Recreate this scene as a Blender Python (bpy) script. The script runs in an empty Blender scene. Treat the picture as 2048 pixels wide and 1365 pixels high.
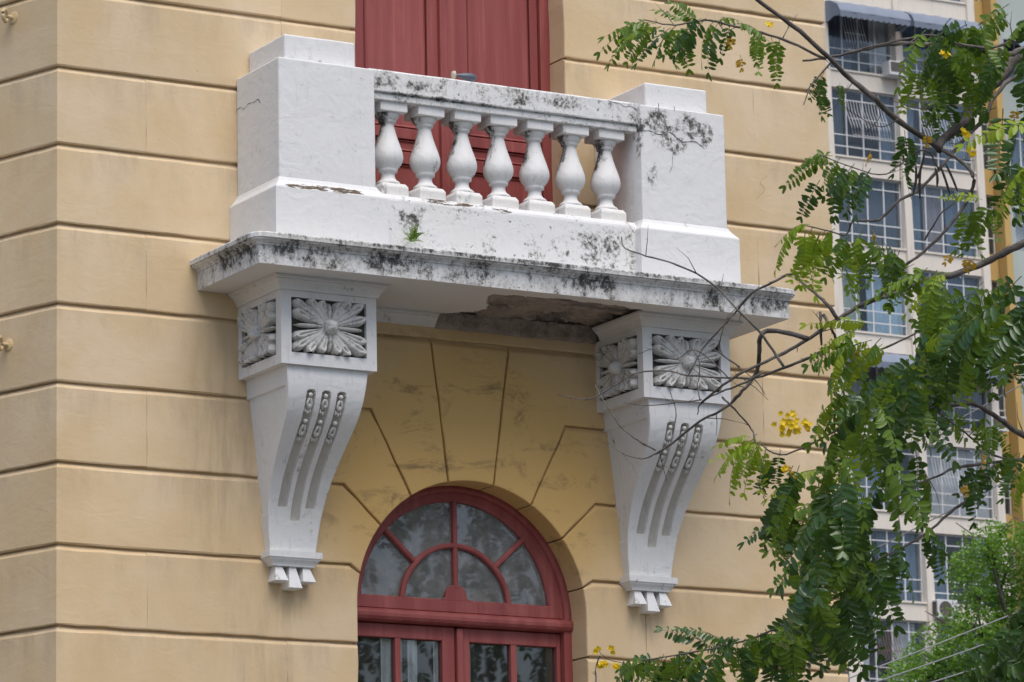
import bpy, bmesh, math, random
from mathutils import Vector, Matrix, noise
random.seed(7)
scene = bpy.context.scene
COL = scene.collection
R = math.radians

# ------------------------------------------------------------------ camera
CAM = Vector((-8.276186, -18.632360, 1.6))
RIGHT = Vector((0.86772283, -0.49664819, -0.01994161))
DOWN = Vector((0.08620832, 0.18988913, -0.97801342))
FWD = Vector((0.48951529, 0.84692544, 0.20758633))
F = 8744.067
cd = bpy.data.cameras.new('camera'); cam = bpy.data.objects.new('camera', cd); COL.objects.link(cam)
m = Matrix((RIGHT, -DOWN, -FWD)).transposed().to_4x4(); m.translation = CAM
cam.matrix_world = m
cd.sensor_width = 36.0; cd.lens = F / 2048 * 36.0
cd.clip_start = 0.5; cd.clip_end = 3000
cd.dof.use_dof = True; cd.dof.focus_distance = 21.6; cd.dof.aperture_fstop = 17.0
scene.camera = cam

# ------------------------------------------------------------------ light
SUN_EL, SUN_AZ = R(62), R(190)      # direction to the sun, azimuth from +Y clockwise
world = bpy.data.worlds.new('World'); scene.world = world; world.use_nodes = True
wn = world.node_tree.nodes; wl = world.node_tree.links
sky = wn.new('ShaderNodeTexSky'); sky.sky_type = 'NISHITA'; sky.sun_disc = False
sky.sun_elevation = SUN_EL; sky.sun_rotation = SUN_AZ
sky.air_density = 1.0; sky.dust_density = 3.2; sky.ozone_density = 1.0
bgn = wn['Background']; bgn.inputs['Strength'].default_value = 0.12
wl.new(sky.outputs[0], bgn.inputs['Color'])
sd = bpy.data.lights.new('sun', 'SUN'); sun = bpy.data.objects.new('sun', sd); COL.objects.link(sun)
sd.energy = 1.5; sd.angle = R(48); sd.color = (1.0, 0.965, 0.915)
sdir = Vector((math.sin(SUN_AZ) * math.cos(SUN_EL), math.cos(SUN_AZ) * math.cos(SUN_EL), math.sin(SUN_EL)))
sun.rotation_euler = sdir.to_track_quat('Z', 'Y').to_euler(); sun.location = (0, -20, 30)
scene.view_settings.view_transform = 'Standard'; scene.view_settings.look = 'None'
scene.view_settings.exposure = 0.46; scene.view_settings.gamma = 1.0
scene.view_settings.use_curve_mapping = False
scene.render.engine = 'CYCLES'
try:
    scene.cycles.transparent_max_bounces = 10; scene.cycles.max_bounces = 7; scene.cycles.glossy_bounces = 3; scene.cycles.diffuse_bounces = 4
except Exception:
    pass

# ------------------------------------------------------------------ geometry helpers
def ray(u, v): return RIGHT * ((u - 1024) / F) + DOWN * ((v - 682.5) / F) + FWD
def at(u, v, d): return CAM + ray(u, v) * d
def on_y(u, v, Y):
    r = ray(u, v); return CAM + r * ((Y - CAM.y) / r.y)

def tag(o, label=None, cat=None, group=None, kind=None):
    if label: o['label'] = label
    if cat: o['category'] = cat
    if group: o['group'] = group
    if kind: o['kind'] = kind
    return o
def empty(name, loc):
    o = bpy.data.objects.new(name, None); COL.objects.link(o); o.location = loc; o.empty_display_size = .2
    ORIG[o] = Vector(loc); return o
ORIG = {}
def parent_to(o, p):
    if p is None: return
    o.parent = p
    if p in ORIG: o.matrix_parent_inverse = Matrix.Translation(-ORIG[p])
    else: o.matrix_parent_inverse = Matrix.Identity(4)
def dup(o, parent=None, loc=None):
    c = o.copy(); COL.objects.link(c)
    if parent is not None: parent_to(c, parent)
    if loc is not None: c.location = loc
    return c

class MB:
    def __init__(s): s.v = []; s.f = []; s.sm = []
    def add(s, vs, fs, smooth=False):
        n = len(s.v); s.v += [tuple(p) for p in vs]
        for f in fs: s.f.append(tuple(i + n for i in f)); s.sm.append(smooth)
        return s
    def box(s, x0, x1, y0, y1, z0, z1):
        return s.add([(x0,y0,z0),(x1,y0,z0),(x1,y1,z0),(x0,y1,z0),(x0,y0,z1),(x1,y0,z1),(x1,y1,z1),(x0,y1,z1)],
              [(0,3,2,1),(4,5,6,7),(0,1,5,4),(1,2,6,5),(2,3,7,6),(3,0,4,7)])
    def cbox(s, x0, x1, y0, y1, z0, z1, b=.006):
        """box with chamfered edges, all twelve"""
        bm = bmesh.new(); bmesh.ops.create_cube(bm, size=1)
        for v in bm.verts: v.co = Vector(((x0+x1)/2 + v.co.x*(x1-x0), (y0+y1)/2 + v.co.y*(y1-y0), (z0+z1)/2 + v.co.z*(z1-z0)))
        bmesh.ops.bevel(bm, geom=bm.edges[:], offset=b, segments=2, affect='EDGES', profile=.5)
        bm.verts.index_update()
        s.add([v.co.copy() for v in bm.verts], [tuple(v.index for v in f.verts) for f in bm.faces]); bm.free(); return s
    def loops(s, loops, close=True, cap0=False, cap1=False, smooth=False):
        n = len(loops[0]); vs = [p for l in loops for p in l]; fs = []
        for i in range(len(loops)-1):
            for j in range(n if close else n-1):
                k = (j+1) % n
                fs.append((i*n+j, i*n+k, (i+1)*n+k, (i+1)*n+j))
        if cap0: fs.append(tuple(range(n))[::-1])
        if cap1: fs.append(tuple((len(loops)-1)*n + j for j in range(n)))
        return s.add(vs, fs, smooth)
    def tube(s, pts, rad, n=7, smooth=True, cap=True):
        L = []; N = len(pts); pts = [Vector(p) for p in pts]
        for i in range(N):
            t = (pts[min(i+1, N-1)] - pts[max(i-1, 0)]).normalized()
            a = t.cross(Vector((.13, .21, .97))); 
            if a.length < .1: a = t.cross(Vector((1, 0, 0)))
            a.normalize(); b = t.cross(a); r = rad[i] if hasattr(rad, '__len__') else rad
            L.append([pts[i] + (a*math.cos(q*6.28318/n) + b*math.sin(q*6.28318/n))*r for q in range(n)])
        return s.loops(L, True, cap, cap, smooth)
    def lathe(s, prof, c, n=24, smooth=True):
        return s.loops([[(c[0]+r*math.cos(6.28318*q/n), c[1]+r*math.sin(6.28318*q/n), c[2]+z) for q in range(n)] for r, z in prof], True, True, True, smooth)
    def ball(s, c, rx, ry, rz, n=8, mm=5):
        prof = [(math.sin(math.pi*(i+.15)/(mm+.3)), -math.cos(math.pi*(i+.15)/(mm+.3))) for i in range(mm+1)]
        return s.loops([[(c[0]+rx*r*math.cos(6.28318*q/n), c[1]+ry*r*math.sin(6.28318*q/n), c[2]+rz*z) for q in range(n)] for r, z in prof], True, True, True, True)
    def build(s, name, mat, parent=None, kind=None, loc=None):
        me = bpy.data.meshes.new(name); me.from_pydata(s.v, [], s.f)
        bm = bmesh.new(); bm.from_mesh(me); bmesh.ops.recalc_face_normals(bm, faces=bm.faces[:]); bm.to_mesh(me); bm.free()
        me.polygons.foreach_set('use_smooth', s.sm); me.update()
        if mat: me.materials.append(mat)
        o = bpy.data.objects.new(name, me); COL.objects.link(o)
        parent_to(o, parent)
        if loc is not None: o.location = loc
        if kind: o['kind'] = kind
        return o

def catmull(pts, k=5):
    P = [Vector(p) for p in pts]; P = [P[0]*2-P[1]] + P + [P[-1]*2-P[-2]]; out = []
    for i in range(1, len(P)-2):
        for j in range(k):
            t = j/k; a, b, c, d = P[i-1:i+3]
            out.append(.5*((2*b) + (c-a)*t + (2*a-5*b+4*c-d)*t*t + (3*b-a-3*c+d)*t**3))
    out.append(P[-2]); return out
def offset_poly(poly, d):
    """poly CCW list of 2-vectors, inset by d"""
    n = len(poly); out = []
    for i in range(n):
        a, b, c = poly[i-1], poly[i], poly[(i+1) % n]
        e1 = (b-a).normalized(); e2 = (c-b).normalized()
        n1 = Vector((-e1.y, e1.x)); n2 = Vector((-e2.y, e2.x)); mm = n1+n2
        if mm.length < 1e-4: mm = n1
        mm.normalize(); k = max(.35, mm.dot(n1)); out.append(b + mm*(d/k))
    return out
def area2(p): return sum(p[i-1].x*p[i].y - p[i].x*p[i-1].y for i in range(len(p)))
def subdiv(poly, step, jit=0.0):
    out = []; n = len(poly)
    for i in range(n):
        a, b = poly[i], poly[(i+1) % n]; L = (b-a).length; k = max(1, int(L/step))
        nn = Vector((-(b-a).y, (b-a).x)).normalized()
        for j in range(k):
            q = a.lerp(b, j/k)
            if j: q = q + nn*random.uniform(-jit, jit)
            out.append(q)
    return out
def block_xz(mb, poly, y0, y1, b=.006, step=.09, jit=.0028, jx=()):
    p = [Vector(q) for q in poly]
    if area2(p) < 0: p.reverse()
    p = subdiv(p, step, jit)
    zt = max(q.y for q in p); tc_ = .021
    def off(d): return [Vector((o.x if all(abs(a.x-x) > .003 for x in jx) else a.x, o.y)) for a, o in zip(p, offset_poly(p, d))]
    def low(l, k): return [Vector((q.x, min(q.y, zt-k))) for q in l]
    mb.loops([[(q.x, y1, q.y) for q in p], [(q.x, y0+.019, q.y) for q in p], [(q.x, y0+b, q.y) for q in low(off(b*.1), tc_*.62)], [(q.x, y0+.0012, q.y) for q in low(off(b*.55), tc_)], [(q.x, y0, q.y) for q in low(off(b*1.5), tc_+.004)]], True, True, True)
def block_plan(mb, poly, z0, z1, b=.006, step=.11, jx=99):
    p = [Vector(q) for q in poly]
    if area2(p) < 0: p.reverse()
    p = subdiv(p, step)
    def off(d): return [Vector((a.x if abs(a.x-jx) < .003 else o.x, o.y)) for a, o in zip(p, offset_poly(p, d))]
    i1 = off(b); i2 = off(b*.4); i3 = off(.019); tc_ = .021
    jj = [random.uniform(-.003, .003) for _ in p]
    mb.loops([[(q.x, q.y, z0+k) for q, k in zip(i1, jj)], [(q.x, q.y, z0+b*.4+k) for q, k in zip(i2, jj)], [(q.x, q.y, z0+b*1.2) for q in p],
              [(q.x, q.y, z1-tc_-.004) for q in p], [(q.x, q.y, z1-tc_+k) for q, k in zip(off(.0015), jj)], [(q.x, q.y, z1+k*.5) for q, k in zip(i3, jj)]], True, True, True)
def sweep(mb, path, prof, smooth=False):
    """path: open list of (x,y); prof: list of (outset, z); outset to the left-hand normal of travel is negative"""
    P = [Vector(p) for p in path]; L = []
    for o, z in prof:
        row = []
        for i, p in enumerate(P):
            n1 = n2 = None
            if i: e = (p-P[i-1]).normalized(); n1 = Vector((e.y, -e.x))
            if i < len(P)-1: e = (P[i+1]-p).normalized(); n2 = Vector((e.y, -e.x))
            n1 = n1 or n2; n2 = n2 or n1; mm = (n1+n2).normalized()
            q = p + mm*(o/max(.3, mm.dot(n1))); row.append((q.x, q.y, z))
        L.append(row)
    mb.loops(L, False, False, False, smooth)

# ------------------------------------------------------------------ materials
class NT:
    def __init__(s, name):
        s.m = bpy.data.materials.new(name); s.m.use_nodes = True; s.t = s.m.node_tree; s.n = s.t.nodes; s.l = s.t.links
        s.b = s.n['Principled BSDF']; s.out = s.n['Material Output']
        s.tc = s.n.new('ShaderNodeTexCoord')
    def set(s, inp, val):
        if isinstance(val, bpy.types.NodeSocket): s.l.new(val, inp)
        elif isinstance(val, (tuple, list)) and len(val) == 3 and inp.type == 'RGBA': inp.default_value = (*val, 1)
        else: inp.default_value = val
    def math(s, op, a, b=0.0, c=0.0, clamp=False):
        n = s.n.new('ShaderNodeMath'); n.operation = op; n.use_clamp = clamp
        s.set(n.inputs[0], a); s.set(n.inputs[1], b); s.set(n.inputs[2], c); return n.outputs[0]
    def noise(s, scale, detail=4, rough=.55, vec=None, stretch=None, dist=0.0, off=None):
        n = s.n.new('ShaderNodeTexNoise'); n.inputs['Scale'].default_value = scale; n.inputs['Detail'].default_value = detail
        n.inputs['Roughness'].default_value = rough; n.inputs['Distortion'].default_value = dist
        v = vec or s.tc.outputs['Object']
        if stretch or off:
            mp = s.n.new('ShaderNodeMapping'); s.l.new(v, mp.inputs[0])
            if stretch: mp.inputs['Scale'].default_value = stretch
            if off: mp.inputs['Location'].default_value = off
            v = mp.outputs[0]
        s.l.new(v, n.inputs['Vector']); return n.outputs['Fac']
    def smooth(s, x, lo, hi, t0=0.0, t1=1.0):
        n = s.n.new('ShaderNodeMapRange'); n.interpolation_type = 'SMOOTHSTEP'
        s.set(n.inputs[0], x); n.inputs[1].default_value = lo; n.inputs[2].default_value = hi; n.inputs[3].default_value = t0; n.inputs[4].default_value = t1
        return n.outputs[0]
    def mix(s, fac, a, b, mode='MIX'):
        n = s.n.new('ShaderNodeMix'); n.data_type = 'RGBA'; n.blend_type = mode
        s.set(n.inputs[0], fac); s.set(n.inputs[6], a); s.set(n.inputs[7], b); return n.outputs[2]
    def xyz(s):
        n = s.n.new('ShaderNodeSeparateXYZ'); s.l.new(s.tc.outputs['Object'], n.inputs[0]); return n.outputs
    def blob(s, c, r):
        """1 at c falling to 0 at the ellipsoid radii r: a stain with its own place"""
        mp = s.n.new('ShaderNodeMapping'); mp.vector_type = 'POINT'; s.l.new(s.tc.outputs['Object'], mp.inputs[0])
        mp.inputs['Scale'].default_value = [1/q for q in r]; mp.inputs['Location'].default_value = [-a/q for a, q in zip(c, r)]
        n = s.n.new('ShaderNodeVectorMath'); n.operation = 'LENGTH'; s.l.new(mp.outputs[0], n.inputs[0])
        return s.math('SUBTRACT', 1.0, n.outputs['Value'], clamp=True)
    def bump(s, h, strength=.3, dist=.004):
        n = s.n.new('ShaderNodeBump'); n.inputs['Strength'].default_value = strength; n.inputs['Distance'].default_value = dist
        s.l.new(h, n.inputs['Height']); s.l.new(n.outputs[0], s.b.inputs['Normal'])
    def fin(s, color=None, rough=None, metal=None, spec=None):
        if color is not None: s.set(s.b.inputs['Base Color'], color)
        if rough is not None: s.set(s.b.inputs['Roughness'], rough)
        if metal is not None: s.set(s.b.inputs['Metallic'], metal)
        if spec is not None: s.set(s.b.inputs['Specular IOR Level'], spec)
        return s.m

def plain(name, col, rough=.6, metal=0.0, var=.12, scale=12.0, bump=0.0):
    t = NT(name); n = t.noise(scale, 4, .6)
    c = t.mix(n, tuple(q*(1-var) for q in col), tuple(min(1, q*(1+var)) for q in col))
    if bump: t.bump(t.noise(scale*6, 3, .6), bump, .002)
    return t.fin(c, rough, metal)

WHITE = (.71, .712, .712); MOULD = (.035, .034, .030)
def white(name, amount=.0, scale=7.0, stretch=(1, 1, 1), patches=(), yellow=.25, streak=0.0, spots=.0, peel=None, k=.42, base=None, film=.54, rnd=False):
    t = NT(name)
    big = t.noise(2.3, 3, .6); fine = t.noise(38, 2, .65); med = t.noise(9, 4, .65)
    col = t.mix(t.smooth(big, .35, .75, 0, yellow), base or WHITE, (.70, .66, .58) if base is None else base)
    col = t.mix(t.smooth(med, .48, .78, 0, .22), col, (.60, .60, .60))
    st = t.noise(5, 5, .6, stretch=(9, 9, .7))
    col = t.mix(t.smooth(st, .55, .8, 0, .18 + streak), col, (.36, .34, .31))
    va = t.n.new('ShaderNodeVectorMath'); va.operation = 'ADD'; oi = t.n.new('ShaderNodeObjectInfo'); cx = t.n.new('ShaderNodeCombineXYZ')
    if rnd:
        t.l.new(t.math('MULTIPLY', oi.outputs['Random'], 9.0), cx.inputs[0]); t.l.new(t.math('MULTIPLY', oi.outputs['Random'], 23.0), cx.inputs[2])
    t.l.new(t.tc.outputs['Object'], va.inputs[0]); t.l.new(cx.outputs[0], va.inputs[1]); nv = va.outputs[0]
    f = t.noise(scale, 6, .70, vec=nv, stretch=stretch, dist=.35)
    g = t.noise(scale*5.0, 5, .72, vec=nv, stretch=stretch)
    v = t.math('ADD', t.math('MULTIPLY', f, .55), t.math('MULTIPLY', g, .45))
    v = t.math('ADD', .5, t.math('MULTIPLY', t.math('SUBTRACT', v, .5), 1.35))
    v = t.math('ADD', v, amount)
    run = t.noise(2.6, 4, .6, vec=nv, stretch=(9, 9, .9)); v = t.math('ADD', v, t.math('MULTIPLY', t.math('SUBTRACT', run, .5), .16))
    if patches:
        acc = None
        for c, r in patches:
            b = t.smooth(t.blob(c, r), 0, .7); acc = b if acc is None else t.math('MAXIMUM', acc, b)
        v = t.math('ADD', v, t.math('MULTIPLY', acc, k*.26))
    grey = t.smooth(v, film, .69, 0, .58); dark = t.smooth(v, .605, .755, 0, .92)
    col = t.mix(grey, col, (.285, .275, .25)); col = t.mix(dark, col, MOULD)
    if spots:
        sp = t.noise(46, 3, .5); col = t.mix(t.smooth(sp, .70-spots, .74-spots, 0, .8), col, (.10, .095, .085))
    if peel:
        acc = None
        for c, r in peel:
            b = t.blob(c, r); acc = b if acc is None else t.math('MAXIMUM', acc, b)
        pn = t.noise(26, 5, .7, stretch=(.55, 1, 3.2))
        pv = t.math('ADD', pn, t.math('MULTIPLY', t.smooth(acc, 0, .6), .26))
        col = t.mix(t.smooth(pv, .70, .735), col, t.mix(t.noise(60), (.05, .04, .03), (.17, .125, .085)))
    trow = t.noise(8, 2, .5, dist=1.6)
    t.bump(t.math('ADD', t.math('MULTIPLY', trow, .8), t.math('ADD', t.math('MULTIPLY', med, .45), t.math('MULTIPLY', fine, .25))), .5, .009)
    return t.fin(col, .78, spec=.25)

def wall_mat():
    t = NT('beige_painted_plaster')
    big = t.noise(1.5, 4, .62, dist=.5); med = t.noise(5, 4, .62); fine = t.noise(55, 2, .6); st = t.noise(2.4, 5, .55, stretch=(3.5, 3.5, .5))
    col = t.mix(t.smooth(big, .3, .7), (.605, .455, .268), (.680, .545, .372))
    col = t.mix(t.smooth(med, .45, .8, 0, .30), col, (.60, .435, .245))
    col = t.mix(t.smooth(st, .55, .85, 0, .12), col, (.42, .30, .18))
    oi = t.n.new('ShaderNodeObjectInfo')
    hs = t.n.new('ShaderNodeHueSaturation'); t.l.new(col, hs.inputs['Color']); t.l.new(t.smooth(oi.outputs['Random'], 0, 1, .972, 1.02), hs.inputs['Value']); col = hs.outputs[0]
    # rain streaks under the left overhang of the slab and at the foot of the corbels
    acc = None
    for c, r in (((.86, 0, 5.45), (.30, .4, .95)), ((1.02, 0, 5.55), (.16, .4, .6)), ((1.22, 0, 4.76), (.17, .4, .17)), ((3.24, 0, 4.76), (.17, .4, .17)), ((1.06, 0, 4.35), (.35, .4, .8))):
        b = t.smooth(t.blob(c, r), 0, .8); acc = b if acc is None else t.math('MAXIMUM', acc, b)
    st2 = t.noise(3.4, 7, .66, stretch=(5.5, 5.5, .75), off=(3, 1, 5))
    col = t.mix(t.math('MULTIPLY', t.smooth(st2, .42, .72, 0, .36), acc), col, (.22, .175, .125))
    col = t.mix(t.smooth(t.xyz()[2], 6.6, 4.6, 0, .25), col, (.66, .475, .265))
    fr = t.math('FRACT', t.math('DIVIDE', t.math('SUBTRACT', t.xyz()[2], .300), .3885))
    dn = t.noise(2.2, 6, .68, stretch=(3.2, 3.2, .9), off=(7, 2, 1))
    col = t.mix(t.math('MULTIPLY', t.smooth(fr, .35, .95, .15, 1.0), t.smooth(dn, .44, .74, 0, .42)), col, (.36, .285, .20))
    # soot smudges on the voussoirs round the arch
    arch = t.smooth(t.blob((2.23, 0, 5.45), (1.15, .6, .95)), 0, .5)
    sm = t.noise(3.1, 7, .74, stretch=(1, 1, 1.9), dist=.6)
    col = t.mix(t.math('MULTIPLY', arch, .92), col, (.57, .365, .125))
    col = t.mix(t.math('MULTIPLY', t.smooth(sm, .515, .68, 0, .66), arch), col, (.15, .105, .06))
    sp = t.noise(70, 2, .5); col = t.mix(t.smooth(sp, .735, .76, 0, .6), col, (.2, .14, .08))
    trow = t.noise(7, 2, .5, stretch=(1, 1, 1.8), dist=1.5)
    t.bump(t.math('ADD', t.math('MULTIPLY', trow, .45), t.math('ADD', t.math('MULTIPLY', med, .4), t.math('MULTIPLY', fine, .22))), .38, .008)
    return t.fin(col, .82, spec=.2)
def groove_mat():
    t = NT('groove_mortar'); n = t.noise(6, 7, .7, stretch=(1, 1, 2))
    arch = t.smooth(t.blob((2.23, 0, 5.45), (1.2, .6, 1.0)), 0, .3)
    c = t.mix(t.smooth(n, .42, .70, 0, .55), (.56, .43, .27), (.36, .26, .15))
    c = t.mix(t.math('MULTIPLY', arch, t.smooth(n, .40, .65, .0, .45)), c, (.14, .10, .055))
    return t.fin(c, .9, spec=.1)
def red_mat():
    t = NT('red_door_paint'); st = t.noise(2.2, 5, .6, stretch=(6, 6, .35)); n = t.noise(16, 5, .6)
    c = t.mix(t.smooth(st, .35, .72), (.240, .053, .050), (.320, .088, .078))
    c = t.mix(t.smooth(n, .5, .8, 0, .3), c, (.22, .045, .05))
    d = t.noise(4, 7, .7); c = t.mix(t.smooth(d, .58, .75, 0, .4), c, (.10, .028, .03))
    fd = t.noise(3.1, 5, .62, stretch=(9, 9, .3), off=(2, 5, 1)); c = t.mix(t.smooth(fd, .55, .78, 0, .55), c, (.43, .135, .125))
    t.bump(t.noise(40, 3, .6, stretch=(4, 4, .5)), .25, .002)
    return t.fin(c, .5, spec=.35)
def glass_mat(name, dust=.1, tint=(.5, .53, .55), refl=1.0):
    t = NT(name); n = t.n
    fr = n.new('ShaderNodeFresnel'); fr.inputs[0].default_value = 1.55
    gl = n.new('ShaderNodeBsdfGlossy'); gl.inputs['Roughness'].default_value = .02; gl.inputs['Color'].default_value = (.95, .97, 1, 1)
    tr = n.new('ShaderNodeBsdfTransparent'); tr.inputs[0].default_value = (.94, .96, .96, 1)
    df = n.new('ShaderNodeBsdfDiffuse'); df.inputs[0].default_value = (*tint, 1)
    m1 = n.new('ShaderNodeMixShader'); m2 = n.new('ShaderNodeMixShader')
    dn = t.smooth(t.noise(7, 6, .65), .3, .75, dust*.5, dust*1.5)
    t.l.new(dn, m1.inputs[0]); t.l.new(tr.outputs[0], m1.inputs[1]); t.l.new(df.outputs[0], m1.inputs[2])
    t.l.new(t.math('MULTIPLY', fr.outputs[0], refl, clamp=True), m2.inputs[0]); t.l.new(m1.outputs[0], m2.inputs[1]); t.l.new(gl.outputs[0], m2.inputs[2])
    bp = n.new('ShaderNodeBump'); bp.inputs['Strength'].default_value = .015; bp.inputs['Distance'].default_value = .01
    t.l.new(t.noise(3.0, 2, .5), bp.inputs['Height']); t.l.new(bp.outputs[0], gl.inputs['Normal'])
    t.l.new(m2.outputs[0], t.out.inputs[0]); return t.m
def leaf_mat(name, c0, c1, rough=.36, trans=.3, tcol=None, spec=.5):
    t = NT(name); oi = t.n.new('ShaderNodeObjectInfo')
    nz = t.noise(9, 3, .6)
    f = t.math('ADD', t.math('MULTIPLY', oi.outputs['Random'], .6), t.math('MULTIPLY', nz, .4))
    c = t.mix(f, c0, c1); t.fin(c, rough, spec=spec)
    tl = t.n.new('ShaderNodeBsdfTranslucent'); t.set(tl.inputs[0], t.mix(.5, c, tcol or tuple(min(1, q*2.2) for q in c1)))
    mx = t.n.new('ShaderNodeMixShader'); mx.inputs[0].default_value = trans
    t.l.new(t.b.outputs[0], mx.inputs[1]); t.l.new(tl.outputs[0], mx.inputs[2]); t.l.new(mx.outputs[0], t.out.inputs[0])
    return t.m
def bark_mat():
    t = NT('grey_bark'); n = t.noise(14, 6, .7); n2 = t.noise(90, 4, .6)
    c = t.mix(t.smooth(n, .3, .7), (.055, .045, .038), (.17, .15, .135)); t.bump(t.math('ADD', n, n2), .5, .004)
    return t.fin(c, .85)
def concrete_mat():
    t = NT('broken_concrete'); n = t.noise(9, 8, .7); n2 = t.noise(45, 5, .7)
    c = t.mix(t.smooth(n, .3, .7), (.27, .225, .185), (.47, .405, .35)); c = t.mix(t.smooth(n2, .56, .74, 0, .6), c, (.10, .075, .06))
    t.bump(t.math('ADD', n, n2), .8, .02); return t.fin(c, .95, spec=.1)

M = {}
M['wall'] = wall_mat(); M['groove'] = groove_mat(); M['red'] = red_mat()
M['white'] = white('white_limewash', -.04, 6, yellow=.30)
M['pier'] = white('white_pier_plaster', -.055, 9, yellow=.10, spots=0, k=.85,
    patches=[((3.10, -.46, 7.27), (.16, .2, .10)), ((3.28, -.46, 7.26), (.15, .2, .11)), ((3.20, -.46, 7.16), (.16, .2, .09)), ((3.40, -.46, 7.23), (.07, .2, .10)), ((3.07, -.46, 6.97), (.06, .1, .09)), ((3.0, -.44, 7.2), (.04, .1, .2))],
    peel=[((1.22, -.48, 6.708), (.27, .12, .030)), ((1.05, -.49, 6.70), (.12, .1, .02))])
M['parapet'] = white('white_parapet_plaster', -.012, 10, yellow=.15, spots=.015,
    patches=[((2.78, -.45, 6.58), (.26, .2, .18)), ((2.45, -.45, 6.53), (.22, .2, .10)), ((2.15, -.45, 6.53), (.12, .2, .09)), ((1.68, -.45, 6.62), (.14, .2, .16)), ((1.62, -.45, 6.48), (.08, .2, .10)), ((2.5, -.45, 6.43), (.5, .2, .06)), ((2.93, -.45, 6.6), (.06, .2, .2))],
    peel=[((1.88, -.44, 6.725), (.24, .1, .025)), ((2.2, -.44, 6.71), (.1, .1, .02))])
M['rail'] = white('white_rail_plaster', .035, 12, film=.50, yellow=.2, spots=.03,
    patches=[((1.56, -.43, 7.31), (.10, .2, .07)), ((1.75, -.43, 7.29), (.13, .2, .05)), ((2.3, -.43, 7.32), (.10, .2, .07)), ((2.58, -.43, 7.31), (.16, .2, .06)), ((1.9, -.43, 7.25), (.45, .2, .012)), ((2.98, -.43, 7.3), (.05, .2, .08))], k=.5)
M['slab'] = white('white_mouldy_cornice', .072, 11, film=.44, yellow=.35, streak=.22, spots=.02, stretch=(1, 1, .75),
    patches=[((1.0, -.68, 6.32), (.38, .2, .07)), ((1.45, -.68, 6.32), (.30, .2, .07)), ((1.9, -.68, 6.33), (.2, .2, .06)), ((2.55, -.68, 6.34), (.28, .2, .06)), ((3.25, -.68, 6.33), (.18, .2, .06)), ((3.6, -.68, 6.32), (.15, .2, .05)), ((2.2, -.70, 6.40), (1.7, .2, .025)), ((.74, -.4, 6.34), (.08, .3, .07))], k=.42)
M['soffit'] = white('white_soffit_paint', -.09, 5, yellow=.55)
M['mould'] = white('white_bed_mould', -.035, 6, yellow=.7, streak=.2)
M['baluster'] = white('white_baluster', -.02, 7, yellow=.5, streak=.1, stretch=(1, 1, .6), patches=[((-.05, .02, .30), (.06, .08, .16)), ((-.045, .0, .40), (.05, .08, .10))], k=.75, rnd=True)
M['corbel'] = white('white_corbel_plaster', -.035, 6, rnd=True, yellow=.45, streak=.22)
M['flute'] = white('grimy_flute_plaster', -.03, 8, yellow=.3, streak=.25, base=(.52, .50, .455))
M['block'] = white('white_corbel_block', -.03, 7, rnd=True, yellow=.4, streak=.1, patches=[((-.26, -.30, .12), (.06, .2, .22)), ((-.26, -.42, .02), (.05, .1, .06))], k=.5)
M['ornament'] = white('white_ornament_plaster', .05, 26, rnd=True, base=(.62, .61, .58), yellow=.6, streak=.1)
M['blackish'] = plain('black_recess', (.045, .042, .036), .95, var=.5, scale=30)
M['crack'] = plain('crack_dark', (.05, .045, .04), .95)
M['concrete'] = concrete_mat()
M['glass'] = glass_mat('window_glass', .03, (.45, .47, .47), 1.0)
M['dustglass'] = glass_mat('dusty_fanlight_glass', .34, (.40, .395, .385), 1.1)
M['bark'] = bark_mat()
M['leaf_dark'] = leaf_mat('leaf_dark_green', (.030, .078, .014), (.075, .15, .020), .22, .24, (.17, .32, .02), .65)
M['leaf_mid'] = leaf_mat('leaf_mid_green', (.075, .155, .015), (.17, .27, .022), .34, .34, (.36, .50, .03))
M['leaf_young'] = leaf_mat('leaf_young_yellow_green', (.17, .32, .02), (.40, .48, .03), .42, .42, (.62, .70, .05))
M['leaf_yellow'] = leaf_mat('leaf_dry_yellow', (.55, .30, .02), (.60, .42, .04), .5, .35, (.75, .5, .05))
M['petal'] = leaf_mat('petal_yellow', (.80, .56, .01), (.85, .64, .02), .5, .3, (.9, .7, .05))
M['stalk'] = plain('green_brown_stalk', (.10, .085, .04), .7)
M['ochre_iron'] = plain('ochre_painted_iron', (.60, .46, .26), .55, var=.35, scale=25, bump=.3)

# ================================================================== ground
ASPH = plain('asphalt', (.055, .055, .056), .9, var=.3, scale=3, bump=.4)
PAVE = plain('concrete_paving', (.24, .23, .21), .9, var=.2, scale=4, bump=.3)
KERB = plain('kerb_stone', (.33, .32, .30), .85, var=.15, scale=6)
b = MB(); b.add([(-1500, -1500, 0), (1500, -1500, 0), (1500, 1500, 0), (-1500, 1500, 0)], [(0, 1, 2, 3)])
tag(b.build('ground', ASPH), kind='structure')
b = MB(); b.box(-12, 14, -4.0, -.05, .004, .13); tag(b.build('pavement', PAVE), kind='structure')
b = MB(); b.cbox(-12, 14, -4.16, -4.003, .004, .14, .01); tag(b.build('kerb', KERB), kind='structure')

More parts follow.
